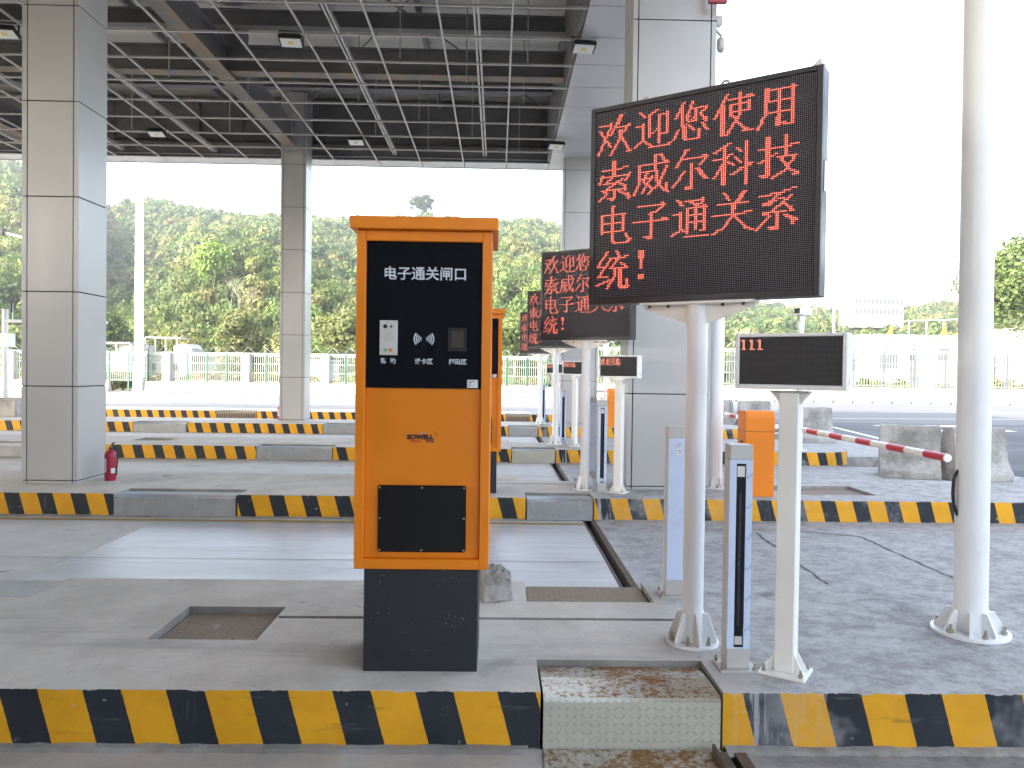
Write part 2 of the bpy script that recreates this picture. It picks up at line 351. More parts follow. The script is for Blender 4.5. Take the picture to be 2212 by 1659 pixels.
# ------------------------------------------------------------------ setting: ground, lanes, road, islands
b = mb('ground_soil'); b.add([(-900, -300, -.36), (900, -300, -.36), (900, 1200, -.36), (-900, 1200, -.36)], [(0, 1, 2, 3)])
tag(b.build('ground'), kind='structure')
def pave(name, x0, x1, y0, y1, z, mat, th=.3):
    return tag(mb(mat).box(x0, x1, y0, y1, z-th, z).build(name), kind='structure')
prev = -9.0
GX0, GX1 = .95, 1.035
for i, (a, c) in enumerate(ISL):
    if i == 1:
        pave('lane_road', -34, -3.49, prev, c-1.7, 0, 'lane_concrete'); pave('lane_road', -3.478, GX0, prev+.0, c-1.7, .0, 'scale_plate')
    else:
        pave('lane_road', -34, GX0, prev, a, 0, 'lane_concrete' if i else 'gutter_concrete')
    pave('lane_road', GX1, 8.4, prev, a, 0, 'lane_concrete' if i else 'gutter_concrete')
    prev = c
pave('road', -60, 60, 25.5, 49, 0, 'pale_road'); pave('road', 8.4, 60, -9, 25.5, -.002, 'asphalt')
pave('road', -60, 60, -40, -9, -.003, 'asphalt')
# steel angles lining the drain slot, joints, cracks and salt lines
def ribbon(name, pts, wd, z, mat, kind='structure'):
    m = mb(mat); n = len(pts); vs = []
    for i, (x, y) in enumerate(pts):
        d = Vector((pts[min(i+1, n-1)][0]-pts[max(i-1, 0)][0], pts[min(i+1, n-1)][1]-pts[max(i-1, 0)][1])).normalized(); q = Vector((-d.y, d.x))*(wd*(.6+.8*rnd.random())/2)
        vs += [(x+q.x, y+q.y, z), (x-q.x, y-q.y, z)]
    m.add(vs, [(2*i, 2*i+1, 2*i+3, 2*i+2) for i in range(n-1)]); return tag(m.build(name), kind=kind)
def wiggle(pts, step=.06, amp=.012):
    out = []
    for (x0, y0), (x1, y1) in zip(pts, pts[1:]):
        n = max(2, int(math.hypot(x1-x0, y1-y0)/step))
        for i in range(n): t = i/n; out.append((x0+(x1-x0)*t+rnd.uniform(-amp, amp), y0+(y1-y0)*t+rnd.uniform(-amp, amp)))
    return out+[pts[-1]]
for i, (y0, y1) in enumerate([(-1, 3.2), (4.93, 8.19), (9.91, 13.26), (14.96, 18.64)]):
    m = mb('rust_angle'); m.box(GX1-.02, GX1+.03, y0, y1, -.1, .006); m.box(GX0-.02, GX0-.004, y0, y1, -.1, .004)
    tag(m.build('steel_edge'), kind='structure')
for pts, wd in (([(2.62, 7.65), (2.56, 6.48), (2.54, 5.8)], .018), ([(3.06, 7.8), (3.61, 7.52), (3.63, 6.0), (3.9, 5.0)], .018), ([(1.7, 7.85), (3.1, 7.8)], .012)):
    ribbon('road_crack', wiggle(pts), wd, .004, 'crack_dark')
ribbon('road_joint', [(-30, 6.42), (GX0-.03, 6.42)], .012, .004, 'crack_dark')
ribbon('road_joint', wiggle([(1.2, 5.6), (6.2, 5.55)], .2, .006), .01, .004, 'salt_line')
for y in (11.6, 16.8): ribbon('road_joint', [(-30, y), (GX0-.03, y)], .02, .004, 'crack_dark')
for x in (-6.7, -11.4): ribbon('road_joint', [(x, 9.95), (x, 13.2)], .02, .004, 'crack_dark')
for x in (-2.6, 1.8, 5.2): ribbon('road_joint', [(x, 14.98), (x, 18.6)], .02, .004, 'crack_dark')
for (pts, wd) in (([(8.6, 27.5), (40, 31)], .16), ([(5, 32.2), (40, 35.4)], .16), ([(-30, 33), (4, 37.5)], .18), ([(9.2, 16), (10.5, 25)], .14), ([(12, 24.2), (15, 24.5), (15.2, 22.5), (12.2, 22.2)], .5)):
    ribbon('road_marking', pts, wd, .004, 'road_line')
ribbon('road_marking', [(-20, 8.05), (GX0-.03, 8.05)], .09, .004, 'kerb_ochre' if 'kerb_ochre' in M else 'rust_angle') if False else None
M['ochre_line'] = paint('ochre_line', (.42, .3, .12), .8, .2, 6, .5)
ribbon('road_marking', [(-20, 8.02), (GX0-.03, 8.02)], .11, .004, 'ochre_line')

def island(i, front, rear, pits):
    y0, y1 = ISL[i]; xL, xR = -34., 6.4-.84; D = .36
    holes = [(a, c, y0, y0+D, -.3) for a, c in front]+[(a, c, y1-.42, y1, -.3) for a, c in rear]+[(x0, x1, p0, p1, IT-d) for x0, x1, p0, p1, d in pits]
    xs = sorted({xL, xR} | {h[0] for h in holes} | {h[1] for h in holes}); ys = sorted({y0, y1} | {h[2] for h in holes} | {h[3] for h in holes})
    def hole(x, y):
        for h in holes:
            if h[0] < x < h[1] and h[2] < y < h[3]: return h[4]
        return None
    def lev(i_, j_):
        if not (0 <= i_ < len(xs)-1 and 0 <= j_ < len(ys)-1): return -.3
        h = hole((xs[i_]+xs[i_+1])/2, (ys[j_]+ys[j_+1])/2); return IT if h is None else h
    m = mb('island_concrete')
    for a in range(len(xs)-1):
        for c in range(len(ys)-1):
            z = lev(a, c); X0, X1, Y0, Y1 = xs[a], xs[a+1], ys[c], ys[c+1]
            if z > -.29: m.use('island_concrete').add([(X0, Y0, z), (X1, Y0, z), (X1, Y1, z), (X0, Y1, z)], [(0, 1, 2, 3)])
            for (da, dc, p, q) in ((0, -1, (X0, Y0), (X1, Y0)), (1, 0, (X1, Y0), (X1, Y1)), (0, 1, (X1, Y1), (X0, Y1)), (-1, 0, (X0, Y1), (X0, Y0))):
                z2 = lev(a+da, c+dc)
                if z2 < z-1e-6 and not (da == 1 and X1 == xR):
                    outer = (dc == -1 and Y0 == y0) or (dc == 1 and Y1 == y1)
                    m.use('kerb_stripes' if outer else 'old_concrete')
                    m.add([(*p, z2), (*q, z2), (*q, z), (*p, z)], [(0, 1, 2, 3)])
    cy = (y0+y1)/2; ry = (y1-y0)/2; arc = [(xR+.84*math.sin(t), cy-ry*math.cos(t)) for t in [math.pi*j/16 for j in range(17)]]
    m.use('island_concrete').add([(x, y, IT) for x, y in arc], [tuple(range(17))]); m.use('kerb_stripes')
    m.add([(x, y, z) for x, y in arc for z in (-.3, IT)], [(2*j, 2*j+2, 2*j+3, 2*j+1) for j in range(16)])
    o = m.build('traffic_island')
    import bmesh
    bm = bmesh.new(); bm.from_mesh(o.data); bmesh.ops.remove_doubles(bm, verts=bm.verts, dist=1e-5); bm.to_mesh(o.data); bm.free()
    md = o.modifiers.new('bevel', 'BEVEL'); md.width = .012; md.segments = 2; md.limit_method = 'ANGLE'; md.angle_limit = R(50)
    return tag(o, kind='structure')
FRONT = [[(.2, .975)], [(-4.04, -2.745), (.32, 1.047)], [(-9.6, -8.05), (-4.12, -2.81), (.26, 1.02)], [(-8.73, -7.45), (-4.19, -2.9), (.28, 1.0)], [(-8.62, -7.38), (.28, 1.02)]]
island(0, FRONT[0], [(-9, -2.7), (.19, .94)], [(-1.72, -1.18, 3.83, 4.36, .055), (-1.175, 1.0, 4.165, 4.205, .025)])
island(1, FRONT[1], [(.25, 1.0)], [(3.25, 4.3, 8.6, 9.3, .05), (-1.1, .95, 9.2, 9.24, .02)])
island(2, FRONT[2], [(.25, 1.0)], [(-6.62, -5.95, 14.02, 14.6, .04)])
island(3, FRONT[3], [], [(-6.3, -5.75, 19.4, 19.5, .04)])
island(4, FRONT[4], [], [])
# rough mortar fillet at the kerb foot
for i, (y0, y1) in enumerate(ISL[:3]):
    for (xa, xb) in ((-12, FRONT[i][-1][0]-.01), (FRONT[i][-1][1]+.01, 6.0)):
        xs_ = np.arange(xa, xb, .05); m = mb('old_concrete')
        vs = []
        for x in xs_:
            d = .05+.014*rnd.random(); vs += [(x, y0+.004, .014+.008*rnd.random()), (x, y0-d*.5, .008+.006*rnd.random()), (x, y0-d, -.004)]
        m.add(vs, [(3*j+q, 3*j+3+q, 3*j+4+q, 3*j+1+q) for j in range(len(xs_)-1) for q in (0, 1)]); tag(m.build('kerb_mortar'), kind='structure')

# ------------------------------------------------------------------ steel plates filling the kerb notches
PL = {(0, 0): ('bent tread plate, yellowed front and rust blotched top, in the nearest kerb', 'tread_pale', 'tread_rust'),
 (1, 0): ('grey tread plate step beside the big left column, pale drips down its face', 'tread_grey', 'tread_grey'),
 (1, 1): ('pale ribbed tread plate in the second kerb, just right of the front kiosk', 'tread_grey', 'tread_grey'),
 (2, 0): ('grey tread plate cut off by the left photo edge in the third kerb', 'tread_grey', 'tread_grey'),
 (2, 1): ('grey tread plate in the third kerb left of the front kiosk', 'tread_grey', 'tread_grey'),
 (2, 2): ('dirty pale tread plate in the third kerb beside the rear kiosk foot', 'tread_pale', 'tread_grey'),
 (3, 0): ('grey tread plate in the fourth kerb left of the middle column', 'tread_grey', 'tread_grey'),
 (3, 1): ('grey tread plate in the fourth kerb right of the middle column', 'tread_grey', 'tread_grey'),
 (3, 2): ('pale tread plate in the fourth kerb under the far message signs', 'tread_grey', 'tread_grey'),
 (4, 0): ('rusty brown ribbed plate in the farthest kerb left of middle column', 'tread_brown', 'tread_brown'),
 (4, 1): ('rusty brown ribbed plate in the farthest kerb right of the kiosks', 'tread_brown', 'tread_brown')}
for (i, j), (lab, m1, m2) in PL.items():
    xa, xb = FRONT[i][j]; y0 = ISL[i][0]; g = .012
    t = thing('tread_plate', lab, 'metal plate', ((xa+xb)/2, y0, 0), 0, 'tread plates in the striped kerbs'); h = (xb-xa)/2-g
    prof = [(-.012, .004), (-.012, .205), (-.004, .222), (.014, .23), (.2, .226), (.352, .215), (.352, .2), (.2, .21), (.02, .212), (.004, .2), (.004, .004)]
    m = MB(); n_ = len(prof)
    m.use(m1); m.add([(s_*h, y, z) for s_ in (-1, 1) for y, z in prof], []); o_ = 0
    for q in range(n_):
        m.use(m1 if q in (0, 1, 9, 10) else m2); r_ = (q+1) % n_
        m.f.append([q, r_, r_+n_, q+n_][::-1]); m.mi.append(m.m); m.sm.append(q in (1, 2, 3))
    for s_ in (0, 1): m.f.append([q+s_*n_ for q in range(n_)][::(1 if s_ else -1)]); m.mi.append(0); m.sm.append(False)
    m.build('front_and_top', t)
    if i == 4:
        rb = mb('rust_angle')
        for q in range(16): rb.box(-h+.02+q*(2*h-.04)/16, -h+.02+(q+.45)*(2*h-.04)/16, -.02, -.013, .03, .16)
        rb.build('rib', t)
    if i == 0:
        mb('tread_rust').box(-h, h, -.42, -.02, -.05, .008).build('toe_plate', t)
t = thing('steel_channel', 'rusty steel channel lying in the gutter below the right kerb end', 'steel channel', (.93, 3.08, 0))
mb('rust_angle').box(0, .05, -.5, .1, -.02, .016).build('web', t)
mb('rust_angle').box(-.012, -.001, -.5, .1, -.02, .05).build('flange', t)
o = mb('tread_brown').box(.2, .93, 4.51, 4.93, .18, .212).build('cover_plate'); tag(o, 'brown rusted plate sunk in the rear island edge right of the kiosk', 'cover plate')
M['tread_light'] = tread('tread_light', (.42, .42, .42), (.52, .52, .525), (.25, .16, .08), .8, .97, axes=(0, 1))
o = mb('tread_light').box(-8.9, -2.72, 4.51, 4.93, .16, .225).build('cover_plate'); tag(o, 'grey tread plate along the rear island edge at the left photo border', 'cover plate')
o = mb('tread_brown').box(-1.7, -1.2, 3.85, 4.34, .17, IT-.04).build('manhole_cover'); tag(o, 'square brown rusty cover sunk in the near island left of kiosk', 'manhole cover', 'sunken covers in the islands')
o = mb('tread_brick').box(3.3, 4.25, 8.62, 9.28, .15, IT-.04).build('manhole_cover'); tag(o, 'brick coloured sunken cover beside the orange barrier box', 'manhole cover', 'sunken covers in the islands')
o = mb('tread_brown').box(-6.6, -5.97, 14.04, 14.58, .15, IT-.033).build('manhole_cover'); tag(o, 'small sunken cover on the third island right of the left column', 'manhole cover', 'sunken covers in the islands')

# ------------------------------------------------------------------ clad columns
def column(name, label, x0, x1, y0, y1, zt, z0=IT):
    W = x1-x0; Dp = y1-y0; t = thing(name, label, 'column', ((x0+x1)/2, (y0+y1)/2, z0), 0, 'clad columns of the canopy')
    h = zt-z0; g = .011; hw = W/2; hd = Dp/2
    mb('backing_dark').box(-hw+.012, hw-.012, -hd+.012, hd-.012, 0, h).build('core', t)
    m = mb('clad_panel'); lv = [0, .035]+[.035+1.07*q for q in range(1, 12)]
    for a, c in zip(lv, lv[1:]):
        a_ = a+(g/2 if a > 0 else 0); c_ = min(c-g/2, h)
        if c_ <= a_: break
        for s_ in (-1, 1):
            q = hw-.055
            m.box(-q+g, q-g, s_*hd-(.02 if s_ > 0 else 0), s_*hd+(.02 if s_ < 0 else 0), a_, c_)
            m.box(s_*hw if s_ < 0 else q, -q if s_ < 0 else hw, -hd, hd, a_, c_)
    m.build('cladding', t, .003)
    return t
column('clad_column', 'tall grey clad column at left with a fire extinguisher at its foot', -5.385, -4.75, 8.82, 9.45, 7.6)
column('clad_column', 'slim far grey column left of the front kiosk, extinguisher at its left', -5.5, -4.87, 19.55, 20.17, 8.5)
column('clad_column', 'wide pale clad column behind the front message sign', 1.5, 2.455, 8.85, 9.44, 7.6)
column('clad_column', 'far pale column partly hidden behind the second message sign', 1.6, 2.55, 19.6, 20.2, 7.02)

# ------------------------------------------------------------------ canopy
CZ = 7.0; CX0, CX1, CY0, CY1 = -32.0, 2.65, -15, 20.75  # unseen left and rear reach extended to keep the sun off the lanes
cp = thing('canopy', 'large steel canopy roof with open ceiling grid over the lanes', 'canopy', (0, 0, 0))
m = MB()
def soff(x0, x1, y0, y1): m.use('soffit_panel').box(x0, x1, y0, y1, CZ, CZ+.03); m.use('backing_dark').box(x0, x1, y0-.03, y1+.03, CZ+.031, CZ+.034)
ysp = [20.2-1.093*q for q in range(0, 32)]
for a, c in zip(ysp, ysp[1:]): soff(1.285, CX1, c+.01, a-.01)
soff(1.285, CX1, 20.205, CY1)
xsp = [1.28-1.11*q for q in range(0, 30)]
for a, c in zip(xsp, xsp[1:]): soff(c+.009, a-.009, 20.2, CY1)
m.build('soffit', cp)
mb('soffit_panel').box(CX0, CX1+.03, CY1+.002, CY1+.04, CZ-.012, 10.2).box(CX1+.002, CX1+.04, CY0, CY1, CZ-.012, 10.2).box(CX0, CX1, CY0-.04, CY0, CZ-.012, 10.2).box(CX0-.04, CX0-.002, CY0, CY1, CZ-.012, 10.2).build('fascia', cp)  # unseen upper height kept for the shadow it casts
# back wall of the fascia with studs
m = mb('dark_steel').box(CX0, 1.25, 20.35, 20.4, 7.35, 8.6); m.build('fascia_wall', cp)
for q in range(26):
    mb('dark_steel').box(1.0-1.11*q, 1.05-1.11*q, 20.29, 20.348, 7.05, 8.55).build('stud', cp)
for z in (7.5, 8.05): mb('dark_steel').box(CX0, 1.24, 20.3, 20.345, z, z+.03).build('wall_rail', cp)
mb('dark_steel').box(1.22, 1.275, CY0, 20.3, 7.04, 8.6).build('side_wall', cp)
# corrugated deck
pts = []; x = CX0
ys_ = np.arange(CY0, 20.6, .11); m = mb('roof_deck'); vs = []
for i, y in enumerate(ys_):
    z = 8.56+.004*(y)+(.05 if i % 4 in (0, 1) else 0.); vs += [(CX0, y, z), (CX1, y, z)]
m.add(vs, [(2*i, 2*i+1, 2*i+3, 2*i+2) for i in range(len(ys_)-1)]); m.build('roof_deck', cp)
mb('soffit_panel').box(CX0, CX1, CY0, CY1, 8.85, 8.9).build('roof_top', cp)
# ceiling battens: the open grid
for q in range(0, 24):
    y = 20.235-1.087*(q+1); mb('batten_metal').box(-20, 1.28, y-.016, y+.016, 6.985, 7.018).build('batten', cp)
for q in range(0, 18):
    x = .155-1.115*q; mb('batten_metal').box(x-.015, x+.015, -6, 20.2, 6.978, 7.008).build('batten', cp)
for x in (-.4, -2.72, -7.35, -9.7, -12):
    mm = mb('batten_metal'); mm.box(x-.05, x-.015, -6, 20.2, 7.12, 7.2); mm.box(x+.015, x+.05, -6, 20.2, 7.12, 7.2); mm.build('channel', cp)
def ibeam(ax, c, z, h, wd, a, e, low='beam_underside'):
    mm = MB().use('dark_steel'); t_ = .018
    def bx(u0, u1, z0, z1): mm.box(*((u0, u1, a, e) if ax == 'y' else (a, e, u0, u1)), z0, z1)
    bx(c-.006, c+.006, z+t_+.001, z+h-t_-.001); bx(c-wd/2, c+wd/2, z+h-t_, z+h); mm.use(low); bx(c-wd/2, c+wd/2, z, z+t_)
    mm.build('beam', cp)
ibeam('y', -5.27, 7.12, .55, .3, -12, 20.1); ibeam('y', -12.0, 7.3, .55, .3, -12, 20.1)
ibeam('x', 14.95, 7.2, .5, .28, -26, 1.2); ibeam('x', 8.9, 7.25, .6, .28, -26, 1.2); ibeam('x', 3.4, 7.25, .6, .28, -26, 1.2)
ibeam('x', 14.75, 8.0, .3, .2, -26, 1.2, 'dark_steel'); ibeam('x', 18.2, 8.1, .4, .2, -26, 1.2, 'dark_steel'); ibeam('x', 9.2, 8.05, .45, .2, -26, 1.2, 'dark_steel'); ibeam('x', 20.15, 7.06, .3, .16, -26, 1.2, 'dark_steel')
for x in (-1.6, -3.4, -7.1, -9, -10.8):
    mm = mb('dark_steel'); mm.box(x-.04, x+.04, -10, 20.2, 8.38, 8.53); mm.build('purlin', cp)
mb('dark_steel').tube((-5, 9, 8.3), (1.2, 20, 8.3), .02, .02, 8).build('brace', cp); mb('dark_steel').tube((1.2, 9, 8.3), (-5, 20, 8.3), .02, .02, 8).build('brace', cp)
mb('dark_steel').tube((-5.4, 14.5, 8.3), (-.5, 9.5, 8.3), .02, .02, 8).build('brace', cp)
mb('dark_steel').box(-5.5, -5.03, 15.05, 15.5, 7.76, 8.5).build('post', cp)
hang = mb('batten_metal').box(-.011, .011, -.011, .011, 7.02, 8.5).mesh('hanger')
n_h = 0
for q in range(8):
    for p in (0, 1, 2, 3, 5, 6, 8):
        if (q*7+p*3) % 5 < 2 and n_h < 16:
            h_ = bpy.data.objects.new('hanger', hang); COL.objects.link(h_); h_.parent = cp; h_.location = (.155-1.115*p+.3, 19.05-1.093*q, 0); n_h += 1

# floodlights hung on the ceiling grid
def floodlight():
    t = thing('floodlight', 'f', 'floodlight', (0, 0, 0), 0, 'floodlights under the canopy')
    mb('black_plastic').box(-.19, .19, -.13, .13, .0, .06).box(-.15, .15, -.1, .1, .06, .1).build('housing', t, .008)
    mb('lens_white').box(-.16, .16, -.105, .105, -.012, -.001).build('lens', t); mb('led_yellow').box(-.045, .045, -.04, .02, -.02, -.0125).build('led_chip', t)
    mm = mb('black_plastic'); mm.box(-.2, -.192, -.02, .02, .02, .2); mm.box(.192, .2, -.02, .02, .02, .2); mm.box(-.2, .2, -.02, .02, .2, .208); mm.build('bracket', t)
    return t
fl = floodlight()
FL = [((-3.4, 12.6), 'floodlight nearest the top edge left of centre, above the front kiosk'), ((-7.79, 17.7), 'floodlight under the canopy between the two left columns'),
 ((-3.35, 18.05), 'floodlight under the canopy right of the slim far column'), ((1.33, 12.6), 'floodlight on the right soffit edge near the photo top'),
 ((1.3, 18.1), 'floodlight on the right soffit edge just left of the front message sign'), ((-7.9, 12.5), 'floodlight in the upper left corner left of the tall column')]
for i, ((x, y), lab) in enumerate(FL):
    o = fl if i == 0 else dup(fl); o.location = (x, y, 6.84); o.rotation_euler = (R(-14), 0, R(rnd.uniform(-12, 12))); o['label'] = lab
# building behind the photographer (reflected dark in the kiosk panel; unseen length and height set to block light)
bk = thing('service_building', 'dark grey panelled service building behind the camera', 'building', (0, 0, 0))
mb('grey_wall').box(-30, .6, -9.5, -6.5, -.1, 4.4).build('wall', bk)
for q in range(24): mb('backing_dark').box(-27.6+q*1.2, -27.57+q*1.2, -6.5, -6.495, .1, 4.3).build('panel_joint', bk)

# ------------------------------------------------------------------ kiosks
def kiosk():
    t = thing('toll_kiosk', 'k', 'kiosk', (0, 0, 0), 0, 'orange self service kiosks')
    W = .3; D = .5; z0, z1 = .461, 1.968
    mb('charcoal_metal').box(-.255, .255, .006, .42, 0, z0-.001).build('pedestal', t, .004)
    m = mb('orange_paint'); fw = .042
    m.box(-W, -W+fw, 0, D, z0, z1); m.box(W-fw, W, 0, D, z0, z1); m.box(-W+fw, W-fw, 0, D, z0, z0+.045); m.box(-W+fw, W-fw, 0, D, z1-.047, z1)
    m.box(-W+fw, W-fw, .026, D-.01, z0+.045, z1-.047)
    body = m.build('cabinet', t, .003)
    mb('orange_paint').box(-.326, .326, -.035, D+.06, z1+.001, z1+.056).build('roof_cap', t, .004)
    gp = mb('glossy_black').box(-W+fw+.002, W-fw-.002, .018, .0255, 1.27, 1.925).build('glass_panel', t)
    Y = .0172
    text_mb('title_text', '电子通关闸口', .0625, 'text_grey', (.003, Y, 1.776), gp, .0011)
    text_mb('help_text', '帮  助', .027, 'text_grey', (-.158, Y, 1.388), gp, .0008); text_mb('card_text', '读卡区', .027, 'text_grey', (-.0, Y, 1.388), gp, .0008); text_mb('scan_text', '扫码区', .027, 'text_grey', (.152, Y, 1.388), gp, .0008)
    # card symbol: two sets of four arcs
    m = mb('text_grey')
    for s_ in (-1, 1):
        for q, r in enumerate((.012, .0215, .031, .041)):
            wd = .0022+.0004*q; c0 = s_*.002; N = 8
            vs = []
            for e in range(N+1):
                a = R(-38+76*e/N); vs += [(c0+s_*(r-wd)*math.cos(a), Y, 1.49+(r-wd)*math.sin(a)), (c0+s_*(r+wd)*math.cos(a), Y, 1.49+(r+wd)*math.sin(a))]
            m.add(vs, [((2*e, 2*e+1, 2*e+3, 2*e+2) if s_ > 0 else (2*e, 2*e+2, 2*e+3, 2*e+1)) for e in range(N)])
    m.build('card_symbol', gp)
    m = mb('backing_dark').box(.11, .188, .0165, .0176, 1.44, 1.538).use('charcoal_metal')
    for a in ((.108, .111, 1.438, 1.54), (.187, .19, 1.438, 1.54), (.111, .187, 1.438, 1.441), (.111, .187, 1.537, 1.54)): m.box(a[0], a[1], .0155, .0175, a[2], a[3])
    M.setdefault('scan_glass', NT('scan_glass').done((.045, .03, .022), .3)); m.use('scan_glass').box(.121, .177, .0155, .0164, 1.453, 1.528); m.build('scan_window', gp)
    m = mb('sticker_white').box(.195, .243, .0165, .0176, 1.274, 1.31).use('logo_black')
    for q, (a, c) in enumerate(((.2, .226), (.2, .217), (.2, .21), (.2, .222), (.2, .208))): m.box(a, c, .0158, .0164, 1.302-.0058*q, 1.3042-.0058*q)
    m.build('sticker', gp)
    ic = mb('brushed_aluminium').box(-.196, -.117, .008, .0175, 1.415, 1.57).build('intercom', t, .002)
    m = mb('black_plastic'); m.tube((-.171, .0075, 1.543), (-.171, .0055, 1.543), .0095); m.use('steel').tube((-.144, .0075, 1.543), (-.144, .0055, 1.543), .0095); m.use('black_plastic').tube((-.144, .0054, 1.543), (-.144, .0045, 1.543), .005); m.build('lens', ic)
    m = mb('grey_metal')
    for q in range(10):
        hw_ = .024*math.sqrt(max(.1, 1-((q-4.5)/5.2)**2)); m.box(-.157-hw_, -.158, .0065, .0074, 1.478+q*.0047, 1.4795+q*.0047); m.box(-.156, -.157+hw_+.001, .0065, .0074, 1.478+q*.0047, 1.4795+q*.0047)
    m.box(-.17, -.145, .0065, .0074, 1.556, 1.5595); m.build('speaker_grille', ic)
    for x, c in ((-.169, 'green_button'), (-.147, 'orange_button')): mb(c).tube((x, .0075, 1.438), (x, .003, 1.438), .0075).build('button', ic)
    m = mb('steel')
    ac = mb('satin_black').box(-.197, .197, .012, .0255, .535, .835).build('access_panel', t, .006)
    for x in (-.188, 0, .188):
        for z in (.545, .825) if x == 0 else (.545, .688, .825): mb('steel').tube((x, .0115, z), (x, .009, z), .0045, .0035, 10).build('screw', ac)
    lg = text_mb('logo', 'SOWELL', .027, 'logo_black', (-.012, .0245, 1.05), t, .0018, sx=1.15)
    m = mb('logo_red'); vs = []
    for e in range(13):
        a = R(200+130*e/12); th = .0035*math.sin(math.pi*e/12)**.7*(1.4-e/12); x = -.028+.034*math.cos(a); z = 1.048+.0175*math.sin(a); vs += [(x, .0243, z-th), (x, .0243, z+th)]
    m.add(vs, [(2*e, 2*e+1, 2*e+3, 2*e+2)[::-1] for e in range(12)]); m.use('logo_grey'); vs = []
    for e in range(13):
        a = R(140-110*e/12); th = .0022*math.sin(math.pi*e/12)*(.4+e/12); x = -.008+.026*math.cos(a); z = 1.056+.014*math.sin(a); vs += [(x, .0243, z-th), (x, .0243, z+th)]
    m.add(vs, [(2*e, 2*e+1, 2*e+3, 2*e+2)[::-1] for e in range(12)]); m.build('swoosh', lg)
    text_mb('subtitle', '索威尔', .012, 'logo_black', (.031, .0245, 1.031), lg, .0005); text_mb('mark', '®', .016, 'logo_black', (.059, .0245, 1.063), lg)
    return t
kk = kiosk(); kk.location = (-.33, 3.43, IT); kk['label'] = 'front orange kiosk with black panel reading 电子通关闸口'
dup(kk, (-.252, 8.45, IT), label='rear orange kiosk mostly hidden behind the front kiosk')

